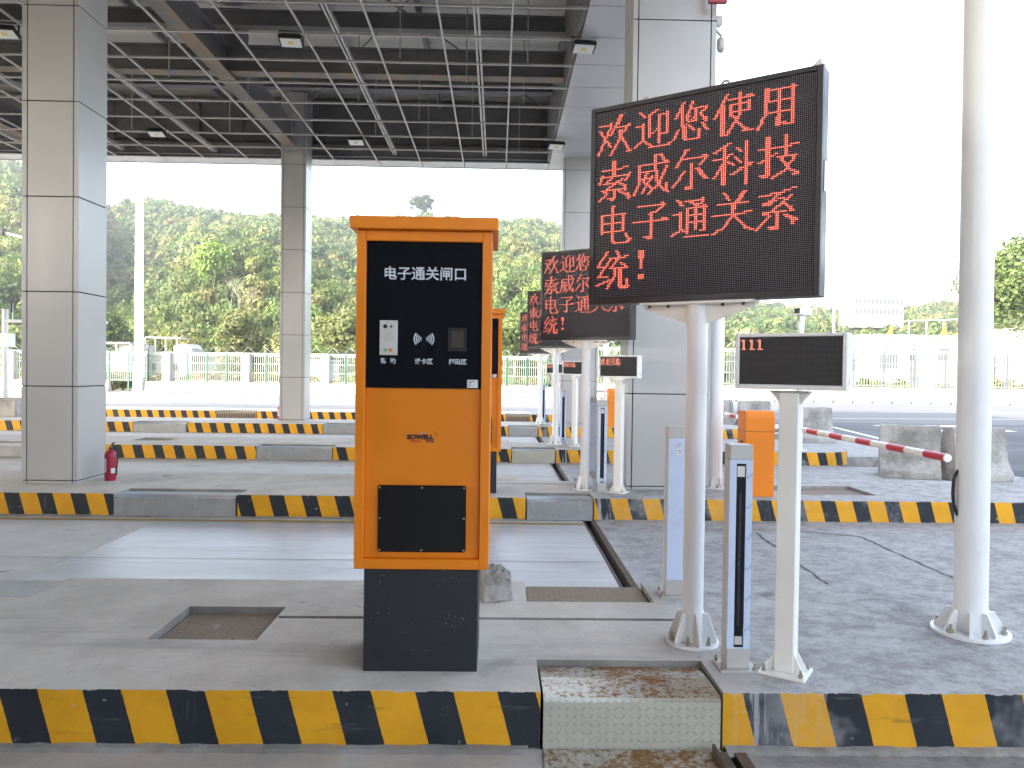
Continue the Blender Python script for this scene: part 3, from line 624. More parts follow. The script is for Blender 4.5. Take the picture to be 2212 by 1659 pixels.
# ------------------------------------------------------------------ LED glyphs on a 24 x 24 grid (strokes traced from the signs)
def H(r, a, c): return ('L', a, r, c, r, 0)
def V(c, a, e, wd=2): return ('V', c, a, e, wd)
def D(a, e, c, f, wd=2): return ('D', a, e, c, f, wd)
GL = {
'欢': [H(5,1,9),V(8,4,5),D(8,6,0,22),D(1,8,8,18,2),D(14,0,12,5,3),D(12,5,8,11),H(7,12,21),D(20,6,17,10),D(14,9,14,14,3),D(14,14,8,23),D(15,13,20,21,2),H(22,19,22)],
'迎': [D(3,1,6,4),H(9,1,6),V(5,8,17),D(5,17,0,21),D(6,18,10,21,2),H(22,9,22),H(21,21,23),D(14,1,9,3),V(9,3,16),D(10,15,14,12,1),H(4,15,21),V(15,4,20),V(20,3,15),H(15,17,20)],
'您': [D(6,0,1,8),V(5,3,13),D(7,13,12,9,1),D(11,0,8,8),H(4,10,20),D(19,5,16,7,2),V(13,5,11),H(11,10,14),D(9,8,8,10,2),D(16,8,19,12,2),V(19,10,12,2),D(3,15,0,20),V(6,14,20,3),H(21,7,16),V(15,16,20,2),D(9,13,12,16,2),D(17,13,20,17,2)],
'使': [D(7,0,0,12),V(4,6,22,3),H(3,8,22),H(2,18,21),V(14,0,12,2),D(14,12,7,22),H(6,9,20),V(9,6,12,2),V(19,5,10,2),H(10,10,20),D(10,12,15,18,2),D(15,18,19,21,2),H(21,16,22)],
'用': [V(4,1,8,3),V(4,9,14,2),D(4,14,0,22),H(2,5,20),V(18,1,21,2),H(1,18,19),H(21,14,19),H(20,13,15),H(8,5,18),H(14,5,18),V(11,2,16,2),V(10,17,21,3)],
'索': [V(10,0,8,3),H(5,3,16),H(4,17,20),H(9,2,21),D(3,8,1,13),D(21,8,18,12),D(10,9,5,13),H(13,4,13),D(16,11,12,13,2),D(13,13,4,17,2),D(14,13,18,16,2),V(18,15,18,2),H(17,3,17),H(18,4,6),V(11,17,22,2),H(22,7,12),H(23,9,11),D(6,19,1,23),D(14,18,21,22,2),V(20,20,23,2)],
'威': [H(5,3,22),H(4,19,21),V(3,5,15,2),D(3,15,0,22),V(13,0,9,2),V(14,9,15,2),D(14,15,18,20,2),D(18,20,21,22,2),V(20,17,21,2),H(0,13,18),D(17,1,19,4,2),H(9,4,13),D(8,9,6,15),H(13,5,12),D(11,12,5,21),D(6,15,11,19,2),D(20,7,16,16),D(16,16,9,22)],
'尔': [D(8,0,2,9),D(7,0,10,0,1),H(5,6,21),H(4,18,20),D(20,5,16,9),V(11,8,21,2),H(22,8,12),H(21,8,11),D(7,12,0,20),D(14,11,19,17,3)],
'科': [D(9,0,6,1,2),D(5,2,0,4,2),V(6,2,11,2),H(8,0,8),D(8,7,10,6,2),D(6,10,0,18),V(5,12,22,3),D(8,10,11,12,2),D(13,3,15,5,2),D(12,8,15,11,2),V(18,0,23,2),D(10,17,15,15,2),D(15,14,20,13,2),H(12,20,22)],
'技': [V(5,0,20,3),H(20,2,6),H(21,3,6),H(6,1,9),D(1,13,6,11,2),D(6,11,11,9,1),H(6,9,18),H(5,18,22),V(15,0,10,2),H(11,11,21),D(12,11,16,17,2),D(16,18,21,20,2),H(21,19,22),D(20,11,15,18),D(15,18,8,22),],
'电': [V(10,0,21,2),H(0,10,12),V(3,5,16,2),H(5,3,19),V(17,5,15,2),H(10,4,18),H(15,4,18),H(22,11,21),H(21,11,12),V(19,17,18,2),D(20,19,22,20,2),H(21,20,22)],
'子': [H(2,3,18),H(1,18,19),D(19,2,14,6),H(6,11,15),V(11,7,20,2),H(7,10,12),H(21,9,12),H(20,7,11),H(11,0,22),H(10,18,21)],
'通': [D(3,1,6,4,2),V(5,2,4,2),H(9,1,6),V(5,8,17,2),D(5,18,0,21),D(6,18,9,20,2),H(22,8,22),H(2,8,19),H(1,18,19),D(18,3,15,5,2),D(11,3,14,4,2),H(6,9,21),V(9,6,20,2),V(19,5,18,2),H(19,17,20),H(10,10,19),H(14,10,19),V(14,5,18,2)],
'关': [D(6,0,9,4,2),D(17,0,13,5,3),H(6,3,12),H(6,12,20),V(11,6,12,2),V(12,7,9,2),H(12,0,18),H(11,18,22),D(11,13,6,19),D(6,19,0,22),D(12,13,19,20,2),D(18,20,22,21,2)],
'系': [H(4,2,8),H(3,8,15),D(15,2,21,1,1),H(2,15,17),D(13,3,6,8),H(8,4,9),H(9,4,8),D(9,7,15,6,1),D(18,5,9,12),H(13,4,16),H(14,4,7),D(15,9,19,13,2),V(18,11,13,2),V(11,13,22,2),H(22,8,12),H(21,7,11),D(7,15,0,22),D(15,15,20,18,3),V(19,17,20,2)],
'统': [D(7,0,1,8),H(9,1,6),D(9,5,1,15),H(15,2,8),D(0,20,9,17,2),D(13,0,15,3,2),V(13,4,5,3),H(4,9,19),H(3,19,21),D(14,5,9,10,2),H(10,9,21),D(16,7,20,10,2),V(12,11,15,2),D(12,15,7,22),V(15,11,21,3),H(22,16,21),H(21,16,22),V(20,17,21,2)],
'！': [V(4,1,5,4),V(5,6,11,2),V(4,15,17,4)],
'光': [V(11,0,10,2),D(4,2,7,7,2),D(19,2,15,7,2),H(10,1,22),D(8,10,2,22,2),V(14,10,20,2),H(21,14,21),V(21,17,21,2)],
'临': [V(2,4,18,2),V(6,1,22,2),D(12,0,8,9,2),H(5,12,22),D(14,8,17,11,2),H(14,10,21),V(10,14,22,2),V(20,14,22,2),V(15,14,22,2),H(22,10,21)],
'1': [D(3,5,6,3,1),V(6,3,19,2),H(20,3,10)]}
def glyph(ch):
    pts = set()
    for s_ in GL[ch]:
        if s_[0] == 'L':
            for c in range(min(s_[1], s_[3]), max(s_[1], s_[3])+1): pts.add((c, s_[2]))
        elif s_[0] == 'V':
            for r in range(s_[2], s_[3]+1):
                for e in range(s_[4]): pts.add((s_[1]+e, r))
        else:
            _, c0, r0, c1, r1, wd = s_; n = max(abs(c1-c0), abs(r1-r0), 1)
            for i in range(n+1):
                c = round(c0+(c1-c0)*i/n); r = round(r0+(r1-r0)*i/n)
                for e in range(wd): pts.add((c+e, r))
    return pts
def led_mesh(name, pts, p, x0, zt, y, cr=.25):
    core = mb('led_core'); m = MB()
    for (c, r) in sorted(pts):
        cx = x0+(c+.5)*p; cz = zt-(r+.5)*p
        for mat, rad, yy, n in (('led_glow', .53*p, y, 6), ('led_core', cr*p, y-.0006, 6)):
            m.use(mat); m.add([(cx+rad*math.cos(2*math.pi*i/n), yy, cz+rad*math.sin(2*math.pi*i/n)) for i in range(n)], [tuple(range(n))])
    return m
TH = .6085
SIGN_TXT = ['欢迎您使用', '索威尔科技', '电子通关系', '统！']
def message_sign():
    t = thing('message_sign', 's', 'LED sign', (0, 0, 0), -TH, 'LED message signs on poles')
    W, Hh, Z = 1.173, 1.038, 1.711; p = .00873
    mb('white_paint').tube((0, 0, .014), (0, 0, 1.695), .051, .051, 28).build('pole', t)
    bp = mb('white_paint').tube((0, 0, 0), (0, 0, .014), .13, .13, 32).build('base_plate', t)
    for q in range(6):
        a = 2*math.pi*(q+.15)/6; mt = Matrix.Rotation(a, 4, 'Z')
        mb('white_paint').prism([(.049, .014), (.122, .014), (.122, .03), (.075, .155), (.049, .155)], -.005, .005, mt).build('gusset', bp)
        a2 = a+math.pi/6; c = (.105*math.cos(a2), .105*math.sin(a2))
        mb('bolt_metal').tube((*c, .014), (*c, .03), .013, .013, 6).tube((*c, .03), (*c, .056), .007, .007, 8).build('bolt', bp)
    br = mb('cream_paint').box(-.29, .29, -.06, .06, 1.696, 1.709).build('bracket', t)
    m = mb('cream_paint')
    for s_ in (-1, 1): m.prism([(s_*.045, 1.695), (s_*.285, 1.695), (s_*.285, 1.68), (s_*.045, 1.6)], -.006, .006)
    m.build('web', br)
    for x in (-.24, -.14, .14, .24):
        for y in (-.045, .045): mb('black_plastic').tube((x, y, 1.695), (x, y, 1.682), .009, .009, 6).build('bolt', br)
    cb = mb('sign_black').box(-W/2, W/2, -.035, .06, Z, Z+Hh)
    bz = .024; sw, sh = 64*p, 112*p; zb = Z+.035
    cb.box(-W/2, -sw-.001, -.06, -.0352, Z, Z+Hh).box(sw+.001, W/2, -.06, -.0352, Z, Z+Hh).box(-sw, sw, -.06, -.0352, Z, zb-.001).box(-sw, sw, -.06, -.0352, zb+sh+.001, Z+Hh)
    cb = cb.build('cabinet', t, .002)
    mb('window_dark').box(W/2+.0005, W/2+.003, -.012, .03, Z+.48, Z+.62).build('latch', cb)
    for x in (-.3, .12): mb('steel').path([(x-.022, 0, Z+Hh), (x-.02, 0, Z+Hh+.025), (x, 0, Z+Hh+.036), (x+.02, 0, Z+Hh+.025), (x+.022, 0, Z+Hh)], .006).build('lifting_eye', cb)
    sc = MB().use('led_big'); o = sc.box(-sw, sw, 0, .006, 0, sh).build('screen', t); o.location = (0, -.052, zb)
    pts = set()
    for r, line in enumerate(SIGN_TXT):
        for c, ch in enumerate(line):
            for (x, y) in glyph(ch): pts.add((1+c*24+x, 3+r*27+y))
    g = led_mesh('lit', pts, p, -sw, zb+sh, -.0535).build('lit_text', t)
    return t
sg = message_sign(); sg.location = (.997, 3.838, IT); sg['label'] = 'nearest and largest red LED message sign on a white pole'
dup(sg, (1.015, 8.82, IT), label='second LED message sign, overlapped by the left edge of the nearest one')
dup(sg, (1.04, 13.75, IT+.05), label='third LED message sign, half hidden behind the second one')
dup(sg, (1.06, 18.95, IT+.06), label='farthest LED message sign, leftmost and smallest of the row')

def lane_display(rows, name_lab, loc, rz=-.6):
    t = thing('lane_display', name_lab, 'LED sign', loc, rz, 'small white lane displays'); p = .0052
    mb('cream_paint').box(-.0425, .0425, -.0425, .0425, .012, 1.27).build('post', t, .004)
    bp = mb('cream_paint').box(-.1, .1, -.085, .085, 0, .012).build('base_plate', t)
    for (x, y) in ((-.08, -.065), (.08, -.065), (-.08, .065), (.08, .065)): mb('bolt_metal').tube((x, y, .012), (x, y, .026), .011, .011, 6).tube((x, y, .026), (x, y, .045), .006, .006, 8).build('bolt', bp)
    for s_ in (-1, 1):
        for y in (-.03, .03): mb('cream_paint').prism([(s_*.042, .012), (s_*.09, .012), (s_*.042, .1)], y-.003, y+.003).build('gusset', bp)
    br = mb('steel').box(-.085, .085, -.035, .035, 1.271, 1.28).build('bracket', t)
    for s_ in (-1, 1): mb('cream_paint').prism([(s_*.0435, 1.27), (s_*.082, 1.27), (s_*.0435, 1.22)], -.02, .02).build('web', br)
    Z = 1.285; W, Hh = .483, .253; iw, ih = .222, .107; zc = Z+Hh/2+.003
    m = mb('white_paint').box(-W/2, W/2, -.028, .055, Z, Z+Hh)
    m.box(-W/2, -iw-.001, -.05, -.0282, Z, Z+Hh).box(iw+.001, W/2, -.05, -.0282, Z, Z+Hh).box(-iw, iw, -.05, -.0282, Z, zc-ih-.001).box(-iw, iw, -.05, -.0282, zc+ih+.001, Z+Hh)
    hs = m.build('housing', t, .003)
    mb('sticker_white').box(W/2+.0004, W/2+.001, .0, .03, Z+.02, Z+.06).use('logo_black').box(W/2+.0011, W/2+.0014, .004, .02, Z+.03, Z+.033).box(W/2+.0011, W/2+.0014, .004, .024, Z+.042, Z+.045).build('sticker', hs)
    o = mb('led_small').box(-iw, iw, 0, .005, -ih, ih).build('screen', t); o.location = (0, -.044, zc)
    led_mesh('lit', rows, p, -iw+.002, zc+ih-.006, -.0452, .34).build('lit_text', t)
    return t
r111 = {(q*13+x-2, y-2) for q in range(3) for x, y in glyph('1')}
rwel = {(q*12+round(x*.5), round(y*.72)) for q, ch in enumerate('欢迎光临') for x, y in glyph(ch)}
lane_display({(round(x*.55), round(y*.52)) for x, y in r111}, 'nearest white lane display showing 111 on a square post', (1.327, 3.456, IT))
ld = lane_display(rwel, 'white lane display showing 欢迎光临 in front of the wide pale column', (1.373, 8.62, IT))
dup(ld, (1.4, 13.85, IT), label='white lane display between the second sign pole and the middle sign pole')
dup(ld, (1.43, 18.98, IT), label='farthest white lane display, behind the third sign pole')

# ------------------------------------------------------------------ vehicle light curtains
def curtain():
    t = thing('light_curtain', 'c', 'sensor post', (0, 0, 0), 0, 'vehicle light curtain posts'); h = 1.03; w_ = .052; d = .045
    bp = mb('grey_metal').box(-.085, .085, -.075, .075, 0, .008).build('base_plate', t)
    for (x, y) in ((-.072, -.06), (.072, -.06), (-.072, .06), (.072, .06)): mb('bolt_metal').tube((x, y, .008), (x, y, .02), .009, .009, 6).tube((x, y, .02), (x, y, .036), .005, .005, 8).build('bolt', bp)
    m = mb('grey_metal').box(-w_, w_, -d, d, .008, .098).box(-w_, w_, -d, d, .965, h)
    m.box(-w_, w_, -d+.012, d, .0985, .9645)
    m.build('housing', t, .002)
    f = mb('blue_film'); sl = .022; za, zb = .105, .945
    f.box(-w_, -sl, -d, -d+.0115, .099, .964).box(sl, w_, -d, -d+.0115, .099, .964).box(-sl, sl, -d, -d+.0115, .099, za).box(-sl, sl, -d, -d+.0115, zb, .964)
    f.box(-w_+.004, w_-.004, d+.0005, d+.002, .1, .96)
    f = f.build('film_cover', t)
    for q in range(6): text_mb('film_print', 'FILM', .017, 'blue_print', (.041, -d-.0006, .19+q*.14), f, tilt=R(40))
    s_ = mb('glossy_black').box(-sl+.001, sl-.001, -d+.004, -d+.0115, za+.001, zb-.001).build('slot', t)
    mb('brushed_aluminium').box(-sl+.004, sl-.006, -d+.001, -d+.0038, za+.012, za+.05).build('end_window', s_); mb('brushed_aluminium').box(-sl+.004, sl-.006, -d+.001, -d+.0038, zb-.06, zb-.012).build('end_window', s_)
    mb('charcoal_metal').box(-.008, .003, -d+.002, -d+.0038, za+.1, zb-.13).build('lens_strip', s_)
    mb('sticker_white').box(-.03, .0, d+.0021, d+.0028, .86, .9).use('logo_black').box(-.026, -.006, d+.0029, d+.0032, .885, .889).box(-.026, -.01, d+.0029, d+.0032, .872, .876).build('sticker', t)
    mb('steel').tube((-.015, d+.002, .92), (-.015, d+.012, .92), .011, .009, 12).build('lock', t)
    return t
ct = curtain(); ct.location = (1.115, 3.52, IT); ct['label'] = 'nearest sensor post with pale blue film and black slot, beside the 111 display'
for (x, y, rz, lab) in ((1.085, 4.66, math.pi, 'sensor post seen from its back, half hidden by the nearest sign pole'),
    (1.19, 8.68, 0, 'sensor post with pale blue film left of the 欢迎光临 display'), (1.205, 9.75, math.pi, 'grey back of a sensor post just right of the second sign pole'),
    (1.2, 13.95, 0, 'sensor post with black slot right of the third sign pole'), (1.13, 14.78, math.pi, 'sensor post back with film just right of the third sign pole'),
    (1.15, 19.1, 0, 'farthest sensor post, between the third and farthest sign poles')):
    dup(ct, (x, y, IT), rz, lab)

# ------------------------------------------------------------------ big white gantry poles
def gantry_pole(label, loc, h=3.98, arm=2.9, plinth=0):
    t = thing('camera_pole', label, 'pole', loc, 0, 'thick white camera poles')
    if plinth: mb('block_concrete').box(-.3, .3, -.3, .3, 0, plinth).build('plinth', t, .02)
    m = mb('white_paint').tube((0, 0, plinth+.016), (0, 0, plinth+h), .082, .078, 36); m.build('pole', t)
    bp = mb('white_paint').tube((0, 0, plinth), (0, 0, plinth+.016), .188, .188, 40).build('base_plate', t)
    for q in range(8):
        a = 2*math.pi*(q+.3)/8; mt = Matrix.Rotation(a, 4, 'Z') @ Matrix.Translation((0, 0, plinth))
        mb('white_paint').prism([(.08, .016), (.165, .016), (.165, .03), (.11, .125), (.08, .125)], -.005, .005, mt).build('gusset', bp)
    for q in range(6):
        a = 2*math.pi*(q+.4)/6; c = (.155*math.cos(a), .155*math.sin(a)); z = plinth+.016
        mb('bolt_metal').tube((*c, z), (*c, z+.018), .015, .015, 6).tube((*c, z+.018), (*c, z+.045), .008, .008, 8).build('bolt', bp)
    z = plinth+h-.1
    mb('white_paint').tube((0, -.07, z), (0, -arm, z), .045, .038, 24).build('arm', t)
    return t
g1 = gantry_pole('thick white pole nearest at the right with a bolted round base', (2.525, 4.02, IT)); g1.rotation_euler = (0, -.0065, 0)
mb('black_plastic').path([(-.078, .0, .62), (-.1, .0, .68), (-.105, 0, .74), (-.1, .0, .82), (-.078, 0, .86)], .009).build('cable_loop', g1)
gantry_pole('white pole behind the nearest message sign, right of the wide column', (2.597, 9.08, IT))
gantry_pole('far white pole on a concrete plinth between the right columns', (3.42, 24.3, IT), 4.2, .6, .32)

# ------------------------------------------------------------------ barrier gates
def gate(label, loc, boom=2.95):
    t = thing('boom_barrier', label, 'barrier gate', loc, 0, 'orange barrier gates')
    w_, d, h = .16, .15, .95; prof = [(-d, 0), (-d, h-.08)]+[(-d+.08-.08*math.cos(a), h-.08+.08*math.sin(a)) for a in [math.pi/2*q/6 for q in range(1, 7)]]+[(d, h-.02), (d, 0)]
    m = mb('orange_paint'); n = len(prof)
    m.add([(s_*w_, y, z) for s_ in (-1, 1) for y, z in prof], [tuple(range(n)), tuple(range(2*n-1, n-1, -1))]+[(q, q+n, (q+1) % n+n, (q+1) % n) for q in range(n)])
    bx = m.build('housing', t, .004)
    mb('backing_dark').box(-w_-.0006, w_+.0006, -d-.0006, d, .715, .719).build('lid_seam', bx)
    dr = mb('orange_paint').box(-w_-.004, -w_-.0005, -.1, .1, .1, .66).build('door', t)
    mb('black_plastic').tube((-w_-.004, -.05, .6), (-w_-.03, -.05, .6), .012, .009, 10).build('lock', dr)
    mb('steel').tube((w_, -.02, .75), (w_+.2, -.02, .75), .045, .045, 20).build('hub', t)
    b_ = mb('boom_stripes').tube((0, .25, 0), (0, -boom, 0), .03, .03, 20); o = b_.build('boom', t); o.location = (w_+.25, -.02, .755)
    e = mb('white_paint').tube((0, -boom-.0005, 0), (0, -boom-.012, 0), .031, .029, 20).build('end_cap', o)
    return t
gb = gate('orange barrier gate on the second island, red and white boom to the right', (2.9, 8.56, IT), 2.95)
dup(gb, (2.93, 13.6, IT), label='orange barrier gate on the third island, its boom end left of the white pole')
dup(gb, (2.89, 18.95, IT), label='orange barrier gate on the fourth island seen between the right columns')
dup(gb, (2.95, 24.1, IT), label='farthest orange barrier gate with boom left of the wide column')

# ------------------------------------------------------------------ fire extinguishers, rubble, blocks, camera posts
def extinguisher():
    t = thing('fire_extinguisher', 'e', 'fire extinguisher', (0, 0, 0), 0, 'red fire extinguishers beside columns')
    bd = mb('extinguisher_red').lathe([(0, 0), (.06, 0), (.062, .012), (.06, .03), (.064, .04), (.064, .3), (.06, .325), (.045, .345), (.022, .355), (.018, .37)], 24).build('cylinder', t)
    m = mb('black_plastic').tube((0, 0, .355), (0, 0, .385), .018, .016, 12).box(-.012, .03, -.01, .01, .385, .392).prism([(-.01, .392), (.035, .42), (.05, .45), (.035, .45), (.0, .41)], -.008, .008); m.build('valve', t)
    mb('black_plastic').path([(.02, 0, .375), (.07, .01, .36), (.085, .01, .3), (.075, .0, .15), (.07, 0, .06)], .008).build('hose', t)
    m = mb('sticker_white'); n = 6
    vs = [(.0646*math.cos(a), .0646*math.sin(a), z) for a in [R(195+12*q) for q in range(n)] for z in (.1, .26)]; m.add(vs, [(2*q, 2*q+2, 2*q+3, 2*q+1) for q in range(n-1)])
    m.use('extinguisher_red')
    for zz in (.125, .15, .175, .2, .225): m.add([(.0652*math.cos(a), .0652*math.sin(a), z) for a in [R(200+10*q) for q in range(5)] for z in (zz, zz+.012)], [(2*q, 2*q+2, 2*q+3, 2*q+1) for q in range(4)])
    m.use('sticker_white')
    vs = [(.0655*math.cos(a), .0655*math.sin(a), z) for a in [R(300+9*q) for q in range(n)] for z in (.09, .15)]; m.add(vs, [(2*q, 2*q+2, 2*q+3, 2*q+1) for q in range(n-1)])
    m.build('label_sticker', t); return t
ex = extinguisher(); ex.location = (-4.53, 9.12, IT); ex['label'] = 'red fire extinguisher at the right foot of the tall left column'
dup(ex, (-5.62, 20.05, IT), R(40), 'red fire extinguisher at the left foot of the slim far column')

def lump(sx, sy, sz, seed, mat):
    import bmesh
    bm = bmesh.new(); bmesh.ops.create_cube(bm, size=2); bmesh.ops.subdivide_edges(bm, edges=bm.edges[:], cuts=5, use_grid_fill=True); r = random.Random(seed)
    for v in bm.verts: v.co = Vector((v.co.x*sx*(1-.1*v.co.z)+r.uniform(-1, 1)*.06*sx, v.co.y*sy+r.uniform(-1, 1)*.06*sy, (v.co.z+1)*sz/2+r.uniform(-1, 1)*.05*sz))
    for v in bm.verts: v.co.z = max(v.co.z, 0)
    me = bpy.data.meshes.new('lump'); bm.to_mesh(me); bm.free(); me.materials.append(M[mat]); return me
o = bpy.data.objects.new('rubble_block', lump(.08, .1, .17, 3, 'block_concrete')); COL.objects.link(o); o.location = (-.005, 4.58, IT); o.rotation_euler = (0, 0, .3)
tag(o, 'broken lump of grey concrete behind the front kiosk', 'concrete lump')
def jersey(label, loc, rz, L=1.0, seed=1):
    import bmesh
    prof = [(-.3, 0), (-.3, .1), (-.18, .3), (-.11, .8), (-.09, .82), (.09, .82), (.11, .8), (.18, .3), (.3, .1), (.3, 0)]
    m = mb('block_concrete'); N = 8; n = len(prof); r = random.Random(seed)
    vs = [(-L/2+L*i/N, y*(1+r.uniform(-.04, .04)), z*(1+r.uniform(-.012, .012))) for i in range(N+1) for y, z in prof]
    m.add(vs, [(i*n+j, i*n+(j+1) % n, (i+1)*n+(j+1) % n, (i+1)*n+j)[::-1] for i in range(N) for j in range(n)]+[tuple(range(n)), tuple(range(N*n+n-1, N*n-1, -1))])
    o = m.build('concrete_barrier', bevel=.02, seg=2); o.location = loc; o.rotation_euler = (0, 0, rz)
    return tag(o, label, 'concrete barrier', 'weathered concrete barriers on the road')
jersey('weathered concrete barrier beyond the red and white boom end, left of the thick pole', (6.55, 12.1, 0), R(-24), .86, 1)
jersey('weathered concrete barrier half hidden behind the thick white pole at right', (7.4, 11.8, 0), R(12), .95, 2)
jersey('weathered concrete barrier just right of the small display, behind the third island', (7.5, 18.2, 0), R(8), .9, 3)
jersey('small far concrete barrier right of the second white pole, left one of two', (6.75, 22.6, 0), R(60), .7, 4)
jersey('small far concrete barrier right of the second white pole, right one of two', (7.45, 22.2, 0), R(8), .9, 5)

def camera_unit(parent, p, rz=0, s=1, mat='white_paint'):
    mt = Matrix.Translation(p) @ Matrix.Rotation(rz, 4, 'Z')
    m = MB().use(mat); m.box(-.06*s, .06*s, -.18*s, .14*s, 0, .1*s, mt).box(-.07*s, .07*s, -.22*s, .16*s, .101*s, .11*s, mt); m.use('black_plastic').box(-.045*s, .045*s, -.19*s, -.181*s, .015*s, .09*s, mt); return m.build('camera_housing', parent)
t = thing('camera_post', 'thin white post with a security camera on top, on the third island', 'camera post', (5.36, 13.55, IT))
mb('white_paint').tube((0, 0, .01), (0, 0, 2.3), .06, .05, 20).build('post', t); mb('grey_metal').box(-.13, .13, -.13, .13, 0, .01).build('base_plate', t); mb('steel').box(-.05, .05, -.05, .05, 2.3, 2.4).build('bracket', t)
camera_unit(t, (.02, -.05, 2.4), R(-55), 1.1)
t = thing('camera_gantry', 'white camera mast on a concrete plinth cut by the left edge', 'camera mast', (-12.6, 20.0, IT))
mb('block_concrete').box(-.5, .42, -.25, .25, 0, .48).build('plinth', t, .02); mb('white_paint').tube((-.02, 0, .48), (-.02, 0, 2.75), .075, .07, 20).build('mast', t)
mb('white_paint').tube((-.02, -.05, 2.44), (2.6, -.05, 2.44), .04, .04, 16).build('arm', t); mb('white_paint').box(-.2, .32, -.35, -.12, 1.78, 2.12).build('cabinet', t, .01)
mb('white_paint').tube((.2, -.05, 2.48), (.2, -.05, 2.9), .012, .012, 8).use('black_plastic').tube((.17, -.05, 2.66), (.17, -.05, 2.9), .035, .035, 12).build('antenna', t)
t = thing('lamp_arm_post', 'grey street lamp arm reaching out left of the tall left column', 'street lamp', (-15.6, 28, 0))
mb('grey_metal').tube((0, 0, 0), (0, 0, 5.8), .09, .07, 14).build('mast', t); mb('grey_metal').tube((0, 0, 5.75), (-2.2, 0, 6.3), .06, .05, 12).build('arm', t); mb('black_plastic').box(-2.6, -2.1, -.12, .12, 6.2, 6.42).build('lamp_head', t)
# red frame and two devices on the wide column
t = thing('signal_frame', 'red steel frame at the top right corner of the wide column', 'red frame', (2.42, 8.7, 5.76))
mb('red_paint').box(.06, .1, -.03, .03, 0, 1.22).box(-.1, -.06, -.03, .03, 0, 1.22).build('upright', t); mb('red_paint').box(-.0595, .0595, -.03, .03, 0, .04).build('crossbar', t); mb('red_paint').box(-.02, .02, .031, .145, .3, .34).build('bracket', t)
t = thing('security_camera', 'small dark camera on the right side of the wide column', 'camera', (2.455, 8.9, 5.45))
mb('grey_metal').tube((0, 0, .1), (.07, -.02, .02), .02, .015, 10).build('bracket', t); mb('grey_metal').lathe([(0, 0), (.03, .0), (.045, .04), (.045, .14), (.02, .17), (0, .17)], 16, (.06, -.02, -.16)).build('housing', t)
t = thing('wall_lamp', 'small boxy lamp above the camera on the wide column side', 'lamp', (2.455, 8.9, 5.6))
mb('grey_metal').box(.001, .07, -.05, .05, 0, .09).build('housing', t); mb('lens_white').box(.01, .06, -.045, .045, -.006, -.001).build('lens', t)
for q, (z, dx, dy, dz) in enumerate(((5.62, 2.5, -3.4, 1.1), (5.5, 3.1, -3.6, 1.3), (5.4, 3.4, -3.2, 1.2), (5.3, 3.9, -3.4, 1.25))):
    pts_ = [(2.5+dx*t_, 9.2+dy*t_, z+dz*t_-.25*math.sin(math.pi*t_)) for t_ in [e/10 for e in range(11)]]
    o = mb('razor_wire').path(pts_, .003, 5).build('overhead_cable'); tag(o, 'thin pale cable running up from the wide column at upper right', 'cable', 'cables from the wide column')

# ------------------------------------------------------------------ far side: barrier wall, fences, masts, houses
wall_pt = lambda x: 45.6-.055*x
def wall_block():
    prof = [(-.28, 0), (-.28, .1), (-.17, .28), (-.12, .8), (.12, .8), (.17, .28), (.28, .1), (.28, 0)]; L = 2.18; n = len(prof)
    m = mb('white_barrier'); m.add([(s_*L/2, y, z) for s_ in (-1, 1) for y, z in prof], [tuple(range(n))[::-1], tuple(range(n, 2*n))]+[(j, (j+1) % n, (j+1) % n+n, j+n) for j in range(n)])
    m.use('backing_dark')
    for x in (-.55, .55): m.box(x-.06, x+.06, -.285, -.2, -.001, .09)
    m.use('white_barrier'); return m.mesh('white_barrier')
wm = wall_block(); k_ = 0
for q in range(36):
    x = -46.2+2.2*q
    if -22.2 < x < -20.4: continue
    o = bpy.data.objects.new('white_barrier', wm); COL.objects.link(o); o.location = (x, wall_pt(x)-.5, 0); o.rotation_euler = (0, 0, math.atan(-.055)); o.scale = (1, 1, .82 if x < 6 else 1.12)
    tag(o, 'sunlit white concrete barrier block in the row below the far fence', 'concrete barrier', 'white barrier blocks below the far fence')
